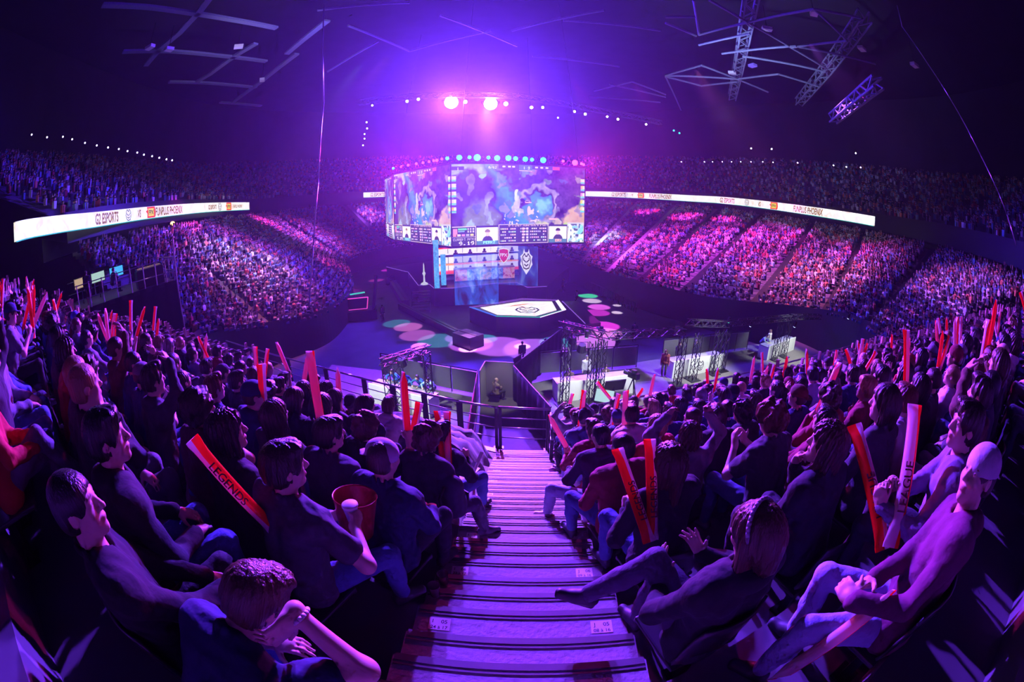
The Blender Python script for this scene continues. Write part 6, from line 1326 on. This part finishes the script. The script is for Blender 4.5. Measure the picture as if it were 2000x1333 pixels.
p, r = behind(0, .95, 1.35); other(FSIT, p, r, 'side', BR, (.12, .08, .06), (.05, .05, .06), 'person in brown jacket and white shirt seated right of the tower pair')
p, r = behind(1, -2.5, .5, PI-.8); other(FSTAND, p, r, 'long', (.16, .08, .04), (.4, .1, .08), (.06, .05, .06), 'person in red patterned top standing at the end of the second desk')
p, r = behind(1, -.7, 1.5); other(FSTAND, p, r, 'quiff', BR, (.04, .04, .05), (.04, .04, .05), 'person in dark suit standing behind the second marble desk')
p, r = behind(1, .8, 1.5); other(FSTAND, p, r, 'short', (.2, .19, .18), (.05, .05, .07), (.04, .04, .05), 'person in dark suit and white shirt, right one behind the second marble desk')
p, r = behind(2, -1.4, 1.3); other(FLEAN, p, r, 'crop', BR, (.3, .45, .5), (.05, .06, .1), 'person in pale blue top leaning over the small far desk'); p, r = behind(2, -.2, 1.3); other(FSTAND, p, r, 'long', (.3, .2, .1), (.7, .65, .6), (.1, .1, .1), 'person in white top with long fair hair behind the small far desk')
for dx, hs, tc, lb in ((-1.2, 'short', (.03, .16, .42), 'person in blue shirt leaning on the long desk, furthest from the stairs'), (-.35, 'crop', (.03, .16, .42), 'person in blue shirt leaning on the long desk, second from its far end'), (.5, 'short', (.02, .12, .3), 'person in dark blue shirt between the tower pair at the long desk'), (1.15, 'crop', (.35, .52, .55), 'person in pale blue shirt bending low over papers on the long desk')):
    p, r = behind(3, dx, 1.55); other(FLEAN, p, r, hs, BR, tc, (.05, .06, .1), lb)
other(FARM, bx_+Vector((-.1, .1, 0)), -.9, '', BR, (.35, .27, .2), (.05, .05, .06), 'bald man in tan top sitting with folded arms in the small booth')
for px, py, rz, lb, f in ((1126, 597, 1.2, 'dark clothed person standing by the right end of the players stage', FSTAND), (1101, 570, 2.0, 'dark clothed person standing beyond the ramp near the green floor disc', FSTAND), (1065, 704, 2.6, 'person in dark top standing on the lilac floor light beside the truss beam', FOP), (1020, 712, .3, 'person in dark clothes standing before the bright pink floor disc', FSTAND), (1205, 690, .6, 'camera operator in black beside the magenta floor discs', FOP), (1237, 668, -.5, 'dark person standing alone on the magenta floor right of the operator', FSTAND), (749, 628, 1.0, 'dark person with a green glow behind standing left of the long low beam', FSTAND), (712, 606, -.8, 'person in grey top working at the pink lit camera crane', FOP)):
    other(f, atz(px, py, 0.0), rz, 'crop', BL, (.03, .03, .035), (.02, .02, .025), lb)
# camera crane / console at the left floor edge
p = atz(706, 622, 0.0); e = empty('camera_crane', p, .3, 'dark camera crane console with green and pink lit edges on the left floor', 'camera crane')
MB().box((0, 0, .5), (3.4, 2.0, 1.0)).build('base', M['black'], e); MB().box((-.3, .4, 1.6), (2.2, .9, 1.2)).build('cabinet', M['steel'], e); MB().bar((1.4, -.8, 1.0), (1.9, .9, 4.2), .25, .3).build('arm', M['black'], e); MB().box((-.3, -.08, 1.62), (1.9, .04, .9)).build('display', M['black'], e)
PK = glow('pink_tube', (1, .08, .6), .9); GT = glow('green_tube', (.05, .7, .5), .8)
for a_, b_ in (((-1.3, -.1, 1.0), (.7, -.1, 1.0)), ((.7, -.1, 1.0), (.9, -.1, 2.2)), ((-1.3, -.1, 2.2), (.9, -.1, 2.2))): MB().tube(a_, b_, .05).build('pink_tube', PK, e)
MB().tube((-1.0, .1, 2.6), (.6, .1, 2.7), .08).build('green_tube', GT, e)
# dark crowd fences beside the floor, right side
for i in range(6):
    a, b = atz(1060+i*31, 522+i*15.2, 0.0), atz(1060+(i+1)*31-3, 522+(i+1)*15.2-1.4, 0.0); c = (a+b)/2; e = empty('crowd_barrier', c, 0, 'dark metal crowd barrier along the right floor edge, %s from the violet gauze' % ORD[i], 'barrier', 'crowd barriers along the right floor edge'); d = b-a
    MB().path([a-c+Vector((0, 0, 1.1)), b-c+Vector((0, 0, 1.1))], .035).build('top_rail', M['steel'], e)
    for k in range(9): q = a+d*(k+.5)/9-c; MB().bar(q, q+Vector((0, 0, 1.08)), .05).build('bar', M['trussblk'], e)
# ------------------------------------------------------------------ scaffold control platform on the left
PX = [Vector((-20.3, 11.0, 0)), Vector((-17.4, 16.6, 0)), Vector((-22.5, 19.5, 0)), Vector((-26, 13.5, 0))]; pz = 9.15
c = sum(PX, Vector())/4; e = empty('control_platform', (c.x, c.y, 0), 0, 'black draped scaffold platform full of control desks over the left seats', 'scaffold platform'); rel = [p-c for p in PX]
MB().prism([(p.x, p.y) for p in rel], pz-.2, pz).build('deck', M['black'], e)
for a, b in ((0, 1), (1, 2)):
    m = MB(); A, B = rel[a], rel[b]; n = 24; V = []; nn = (B-A).normalized().cross(Vector((0, 0, 1)))
    for k in range(n+1): q = A+(B-A)*k/n+nn*.05*math.sin(k*2.1); V += [q+Vector((0, 0, 3.4)), q+Vector((0, 0, pz+.02))]
    m._add(V, [(2*k, 2*k+2, 2*k+3, 2*k+1) for k in range(n)]); m.build('side_drape', M['drape'], e, True)
def post(u, a=0, b=1, h=1.25): q = rel[a]+(rel[b]-rel[a])*u; MB().tube(q+Vector((0, 0, pz)), q+Vector((0, 0, pz+h)), .035, n=8).build('post', M['scaff'], e); return q
M['scaff'] = mat('scaffold_tube', (.35, .35, .38), .3, .7)
for u in (.02, .14, .27, .41, .55, .68, .8, .9, .98): post(u)
for u in (.3, .6, .98): post(u, 1, 2)
for u in (.1, .3, .5, .7, .9): post(u, 3, 2)
for hh in (.5, 1.2): MB().tube(rel[0]+Vector((0, 0, pz+hh)), rel[1]+Vector((0, 0, pz+hh)), .025).build('guard_tube', M['scaff'], e); MB().tube(rel[1]+Vector((0, 0, pz+hh)), rel[2]+Vector((0, 0, pz+hh)), .025).build('guard_tube', M['scaff'], e); MB().tube(rel[3]+Vector((0, 0, pz+hh)), rel[2]+Vector((0, 0, pz+hh)), .025).build('guard_tube', M['scaff'], e)
MB().tube((PX[1]-c)+Vector((0, 0, 4.6)), (PX[1]-c)+Vector((0, 0, pz+2.2)), .05).build('corner_mast', M['scaff'], e)
ang_ = math.atan2(PX[1].y-PX[0].y, PX[1].x-PX[0].x)
def on_plat(u, v): q = PX[0]+(PX[1]-PX[0])*u+(PX[3]-PX[0])*v; return Vector((q.x, q.y, pz+.01))
for k, (u, v, gl, lb) in enumerate(((.12, .5, glow('warm_display', (.5, .35, .22), 1), 'orange white'), (.32, .55, glow('pale_display2', (.4, .6, .55), 1), 'pale green'), (.52, .5, glow('blue_display', (.05, .4, .8), 1.2), 'blue'))):
    q = on_plat(u, v); s = empty('control_screen', q, ang_, '%s glowing monitor on the scaffold control platform' % lb, 'monitor', 'monitors on the control platform'); cs_ = MB().box((0, 0, 1.15), (1.0, .06, .6)).build('casing', M['black'], s); MB().box((0, -.035, 1.15), (.92, .01, .52)).build('display', gl, cs_); MB().bar((0, 0, 0), (0, 0, .9), .06).build('stand', M['steel'], s)
q = on_plat(.78, .16); s = empty('mixing_desk', q, ang_, 'warm lit mixing desk at the front corner of the control platform', 'mixing desk'); MB().box((0, 0, .45), (1.7, .7, .9)).build('table', M['black'], s); MB().box((0, -.02, .95), (1.6, .6, .1), M=Matrix.Rotation(.15, 3, 'X')).build('console', M['steel'], s)
m = MB()
for k in range(40): m.box((-.74+.037*k, -.1+.2*((k*7) % 3)/2-.05, 1.02), (.015, .03, .015))
m.build('fader_caps', glow('fader_light', (1, .55, .2), 1.5), s)
spot('desk_lamp_small', on_plat(.78, .2)+Vector((0, 0, 2.2)), on_plat(.78, .16)+Vector((0, 0, .9)), 60, (1, .6, .35), 70, .5, .05)
other(FSIT, on_plat(.66, .28)+Vector((0, 0, .12)), ang_-.6, 'short', BL, (.03, .03, .04), (.05, .05, .07), 'technician in black bending over the warm lit mixing desk', 'people on the control platform'); other(FSIT, on_plat(.42, .25)+Vector((0, 0, .12)), ang_-1.2, 'crop', BR, (.1, .1, .14), (.05, .05, .07), 'technician in grey seated mid platform behind the scaffold posts', 'people on the control platform'); other(FSTAND, on_plat(.16, .3), ang_-.3, 'crop', BL, (.03, .03, .05), (.03, .03, .04), 'technician in black standing before the orange white monitor', 'people on the control platform')
p = atz(153, 622, 8.6); e = empty('folding_screen', p, 1.1, 'magenta lit pale board standing against the end of the control platform', 'board'); MB().box((0, 0, .0), (.9, .05, .9)).build('board', M['white'], e); MB().box((.5, 0, -.1), (.05, .06, 1.3)).build('frame_post', M['steel'], e)
spot('board_lamp', p+Vector((2.5, .5, 2.5)), p, 260, (.9, .05, 1), 25, .5, .1)
# ------------------------------------------------------------------ roof steelwork, lamps and rigging
def roof_beam(pts, z, label, s=.9, kind='flat'):
    P = [atz(x, y, z) for x, y in pts]; c = sum(P, Vector())/len(P); e = empty('roof_truss', c, 0, label, 'roof truss', 'steel trusses under the roof')
    for a, b in zip(P[:-1], P[1:]):
        if kind == 'flat': MB().bar(a-c, b-c, s, s*.35).build('girder', M['roofsteel'], e)
        elif kind == 'tube': MB().tube(a-c, b-c, s*.5, n=8).build('chord', M['roofsteel'], e)
        else: truss_into(e, a-c, b-c, s, .09, s*1.4, M['roofsteel'])
    return e
RL = [([(430, -30), (392, 20), (350, 65), (310, 98), (285, 128)], 'pale steel girder slanting from the top edge, leftmost of the crossing girders'), ([(500, 85), (455, 112), (410, 145), (380, 163)], 'pale steel girder slanting through the middle left roof'), ([(580, 105), (510, 160), (455, 200)], 'steel girder slanting above the left balcony'), ([(640, 40), (560, 105)], 'faint steel girder beside the violet glow'),
      ([(200, 10), (290, 14), (370, 25), (450, 38), (540, 55)], 'curved steel girder running along the top left of the roof'), ([(240, 101), (330, 100), (420, 108), (520, 120)], 'curved steel girder crossing the middle left of the roof'), ([(330, 160), (400, 162), (500, 171)], 'curved steel girder low in the left roof'), ([(430, 200), (510, 207)], 'short girder lowest in the left roof')]
for P, lb in RL: roof_beam(P, 30.0, lb, .62)
RR = [((1470, -20), (1455, 60)), ((1455, 60), (1430, 190)), ((1690, 30), (1655, 80)), ((1655, 80), (1610, 140)), ((1610, 140), (1560, 200))]
for i, (a, b) in enumerate(RR): roof_beam([a, b], 29.0, 'broad lattice girder in the right roof, %s piece from the top' % ORD[i], 1.0, 'truss')
RT = [((1410, 105), (1555, 90)), ((1450, 110), (1610, 140)), ((1545, 93), (1655, 80)), ((1460, 44), (1590, 18)), ((1590, 18), (1655, 80)), ((1590, 18), (1680, 35)), ((1460, 44), (1545, 93)), ((1545, 93), (1615, 135)), ((1560, 92), (1710, 125)), ((1300, 148), (1370, 128)), ((1370, 128), (1440, 155)), ((1300, 148), (1440, 155)), ((1300, 150), (1370, 168)), ((1440, 155), (1520, 145)), ((1440, 155), (1500, 180)), ((1370, 168), (1440, 160)), ((1365, 68), (1460, 44)), ((1365, 68), (1355, 0)), ((1300, 45), (1360, 70)), ((1365, 88), (1465, 66)), ((1300, 33), (1360, 33)), ((1385, 0), (1460, 44)), ((1190, 165), (1300, 190)), ((1150, 190), (1290, 200)), ((1160, 178), (1235, 160)), ((1235, 160), (1300, 185)), ((1300, 150), (1330, 215)), ((1520, 145), (1600, 170)), ((1100, 40), (1290, 60)), ((1000, 60), (1180, 20)), ((680, 50), (800, 100)), ((800, 100), (960, 60)), ((640, 140), (740, 80)), ((620, 20), (800, 5)), ((860, 30), (1010, 90)), ((1040, 110), (1210, 130))]
for i, (a, b) in enumerate(RT): roof_beam([a, b], 28.0, 'thin roof tie tube, %s of the web %s' % (ORD[i % 18], 'over the right roof' if i < 18 else 'between the bright lamps and the right roof'), .24, 'tube')
e = roof_beam([(1627, 232), (1652, 212), (1690, 180), (1715, 160)], 21.0, 'slim magenta lit lighting bridge hanging over the right balcony', .7, 'truss')
spot('bridge_lamp', atz(1690, 150, 24), atz(1692, 176, 21), 900, (1, .05, .8), 30, .4, .1)
MB().tube(atz(1692, 176, 21.3), atz(1690, 120, 29), .04).build('hanger', M['steel'], e) if False else None
# lamps of the ceiling ring: two blinding ones and a string of small ones
for i, (px, py) in enumerate(((881, 199), (958, 202))):
    p = atz(px, py, RING_Z); lamp_head('key_lamp', p+Vector((0, .25, 0)), (Vector((0, 5, 8))-p), GL['white'], 'blinding violet white key lamp, %s of the two over the video cube' % ('left' if i == 0 else 'right'), 'two blinding key lamps', .95)
SM = [(909, 199, .26), (988, 203, .32), (727, 206, .14), (795, 198, .2), (817, 194, .2), (1038, 210, .24), (1060, 210, .2), (1122, 218, .2), (1143, 223, .22), (1186, 228, .18), (1207, 233, .2), (1262, 243, .18), (716, 239, .14), (717, 251, .15), (712, 262, .14), (712, 271, .15), (709, 284, .16)]
for i, (px, py, r) in enumerate(SM): lamp_head('ring_lamp', atz(px, py, RING_Z-.3), (Vector((0, 5, 8))-atz(px, py, RING_Z)), GL['violet'] if r > .23 else GL['small'], 'small white ceiling ring lamp, %s' % ('between the two blinding lamps' if i == 0 else 'close right of the right blinding lamp' if i == 1 else '%s of the short string at the dark left end' % ORD[i-12] if i >= 12 else '%s counted from the dark left end' % ORD[i-2]), 'small lamps of the ceiling ring', r)
for i, (p, q) in enumerate((((700, 200), (870, 186)), ((870, 186), (1010, 188)), ((1010, 188), (1160, 214)), ((1160, 214), (1290, 240)))): roof_beam([p, q], RING_Z+1.0, 'dark ring truss carrying the ceiling lamps, %s piece from the left' % ORD[i], .7, 'truss')
SB = [(62, 263), (92, 268), (123, 267), (141, 272), (166, 279), (189, 284), (211, 288), (232, 291), (249, 295), (268, 298), (281, 302), (297, 305), (311, 308), (325, 311), (336, 313)]
for i, (px, py) in enumerate(SB): lamp_head('balcony_lamp', atd(px, py, 46), (.6, -.3, -.4), GL['small'], 'tiny lamp in the row above the left balcony, %s from the outer end' % ORD[i], 'tiny lamps above the balconies', .09)
SC = [(1331, 316), (1376, 316), (1392, 316), (1411, 316), (1429, 316), (1447, 316), (1467, 316), (1490, 316), (1510, 317), (1558, 318), (1628, 323), (1653, 326), (1681, 327)]
for i, (px, py) in enumerate(SC): lamp_head('balcony_lamp', atd(px, py, 78 if px < 1520 else 62), (-.6, -.5, -.4), GL['small'] if i % 3 else GL['violet'], 'tiny lamp in the row above the right balcony, %s from the video cube' % ORD[i], 'tiny lamps above the balconies', .1)
for i, (px, py, g, lb) in enumerate(((1671, 299, 'small', 'bright small lamp over the right balcony near its arm'), (1467, 290, 'small', 'left of two small lamps over the right balcony'), (1507, 291, 'small', 'right of two small lamps over the right balcony'), (1316, 255, 'cyan', 'left of two tiny green roof lamps'), (1327, 260, 'cyan', 'right of two tiny green roof lamps'), (1090, 230, 'small', 'flat pale lamp under the ring near the second bright pair'))): lamp_head('roof_lamp', atd(px, py, 58), (-.3, -.8, -.4), GL[g], lb, 'single lamps under the roof', .12)
for i, (px, py, c) in enumerate(((293, 92, 'w'), (466, 91, 'w'), (330, 96, 'w'), (512, 156, 'w'), (1498, 56, 'w'), (1683, 95, 'w'), (1590, 25, 'w'), (1470, 128, 'v'), (1430, 142, 'w'), (1786, 127, 'w'))):
    p = atz(px, py, 28.5); e = empty('roof_box', p, i*.7, 'small pale box hung under the roof, %s from the left of the photo' % ORD[[0, 2, 1, 3, 6, 8, 7, 5, 4, 9][i]], 'box', 'pale boxes hung under the roof'); MB().box((0, 0, 0), (.9, .6, .3)).build('case', M['paper'] if c == 'w' else mat('violet_case', (.3, .2, .7), .6), e); MB().tube((0, 0, .15), (0, 0, 2.5), .03, n=5).build('hanger', M['steel'], e)
# tall cables: one hanging at the left of the cube, one swooping at the right
p = atz(607, 560, 3.0)
cab = MB(); 
pp = [atd(633, 10, 30), atd(632, 200, 30), atd(622, 350, 30), atd(612, 480, 30), atd(604, 600, 30)]; cab.path(pp, .05, 8); o = cab.build('hanging_cable', M['scaff'], None, True); tag(o, 'long taut cable hanging before the left crowd', 'cable')
pp = [atd(1752, 10, 24), atd(1762, 52, 24), atd(1813, 126, 23), atd(1878, 231, 22), atd(1916, 305, 21), atd(1951, 378, 20), atd(1967, 420, 20), atd(1985, 480, 19.5)]; o = MB().path(pp, .03, 8).build('hanging_cable', M['scaff'], None, True); tag(o, 'long dark cable swooping down past the right balcony', 'cable')
p = atd(337, 436, 50); lamp_head('wall_lamp', p, (.5, -.5, -.6), GL['warm'], 'warm orange lamp under the left LED ribbon', None, .3); spot('warm_lamp', p+Vector((.4, -.6, 0)), p+Vector((1, -2, -3)), 2500, (1, .5, .15), 120, .6, .2)
MAXP = 300
def fill():
    cand = fill_audience(); used = set(); ni = max(0, MAXP-N_OTHER-N_HERO)
    near = cand[:ni]; rest = cand[ni:]
    for D, side, k, d, i in near:
        pi = int(RNG.choice(len(POSES), p=np.array([1, 1, 1, .8, 1, .9, 1.5, 1.4, .8, 1.3, .7, .3, 1, 1])/13.7)); fig = FIGS[pi]
        if pi in (6, 7) and RNG.random() < .35: pi = 0; fig = FIGS[0]
        if D > 6.5: fig = FAR[pi]
        tn, tc = pickw(TOPC, TOPW); hn, hc = pickw(HAIRC, HAIRW); st, sd = pickw(HSTY, HSTW)
        sk = Vector((.62, .42, .33))*float(RNG.choice([1, .95, .85, 1.05, .6, .35], p=[.35, .2, .15, .15, .1, .05])); lg = LEGC[RNG.integers(0, len(LEGC))]
        if st in ('cap', 'backcap', 'beanie'):
            cn, cc = pickw(TOPC, TOPW); hd = sd % cn; hcol = cc
        else: hd = sd % hn if '%' in sd else sd; hcol = hc
        jit = float(RNG.uniform(.85, 1.15)); tc = tuple(x*jit for x in tc)
        garment = {'shirt': 'shirt', 'hoodie': 'hoodie', 'jacket': 'jacket'}[fig.kind]
        wh = where(side, k, i); label = 'person in %s %s with %s, %s' % (tn, garment, hd, wh)
        if len(label.split()) > 16: label = '%s %s, %s, %s' % (tn, garment, hd, wh)
        sc = float(RNG.uniform(1.0, 1.1)); rz = rzf(side)+float(RNG.normal(0, .12))
        put_person(fig, seat_xyz(side, k, d), rz, st, (tuple(sk), hcol, tc, lg), label, GRP, sc, int(RNG.integers(0, 2)))
        if D < 10.5: put_seat(side, k, d, 'dark plastic seat in %s' % wh)
        # cheering sticks in fists
        MR = Matrix.Rotation(rz, 3, 'Z'); base = seat_xyz(side, k, d)
        for h in (0, 1):
            if fig.pose.shapes[h] == 'fist':
                w = Vector(fig.pose.wr[h]); hdv = Vector(fig.pose.hdir[h]); c = w+hdv*.07+Vector(unit(fig.pose.palm[h]))*.035
                dv = Vector((RNG.normal(0, .25)+(.15 if h == 0 else -.15), RNG.normal(.25, .25), 1.0))
                stick(base+MR @ (c*sc), MR @ dv, 'inflatable stick, %s hand, %s' % ('left' if h == 0 else 'right', wh), float(RNG.uniform(0, 6.28)), None, sc)
    if rest:
        P = np.array([seat_xyz(s, k, d)[:] for D, s, k, d, i in rest]); f = np.array([[1., 46, 0]])-P; f[:, 2] = 0; f /= np.linalg.norm(f, axis=1)[:, None]
        CROWD_P.append((P, f))
    crowd('crowd', np.concatenate([c[0] for c in CROWD_P]), np.concatenate([c[1] for c in CROWD_P]), 'seated crowd filling the tiers all round the hall, too many to count', np.concatenate([np.full(len(c[0]), i == 1) | (np.linalg.norm(c[0][:, :2], axis=1) > 92) for i, c in enumerate(CROWD_P)]))
    print('FILL', len(near), len(rest))

fill()
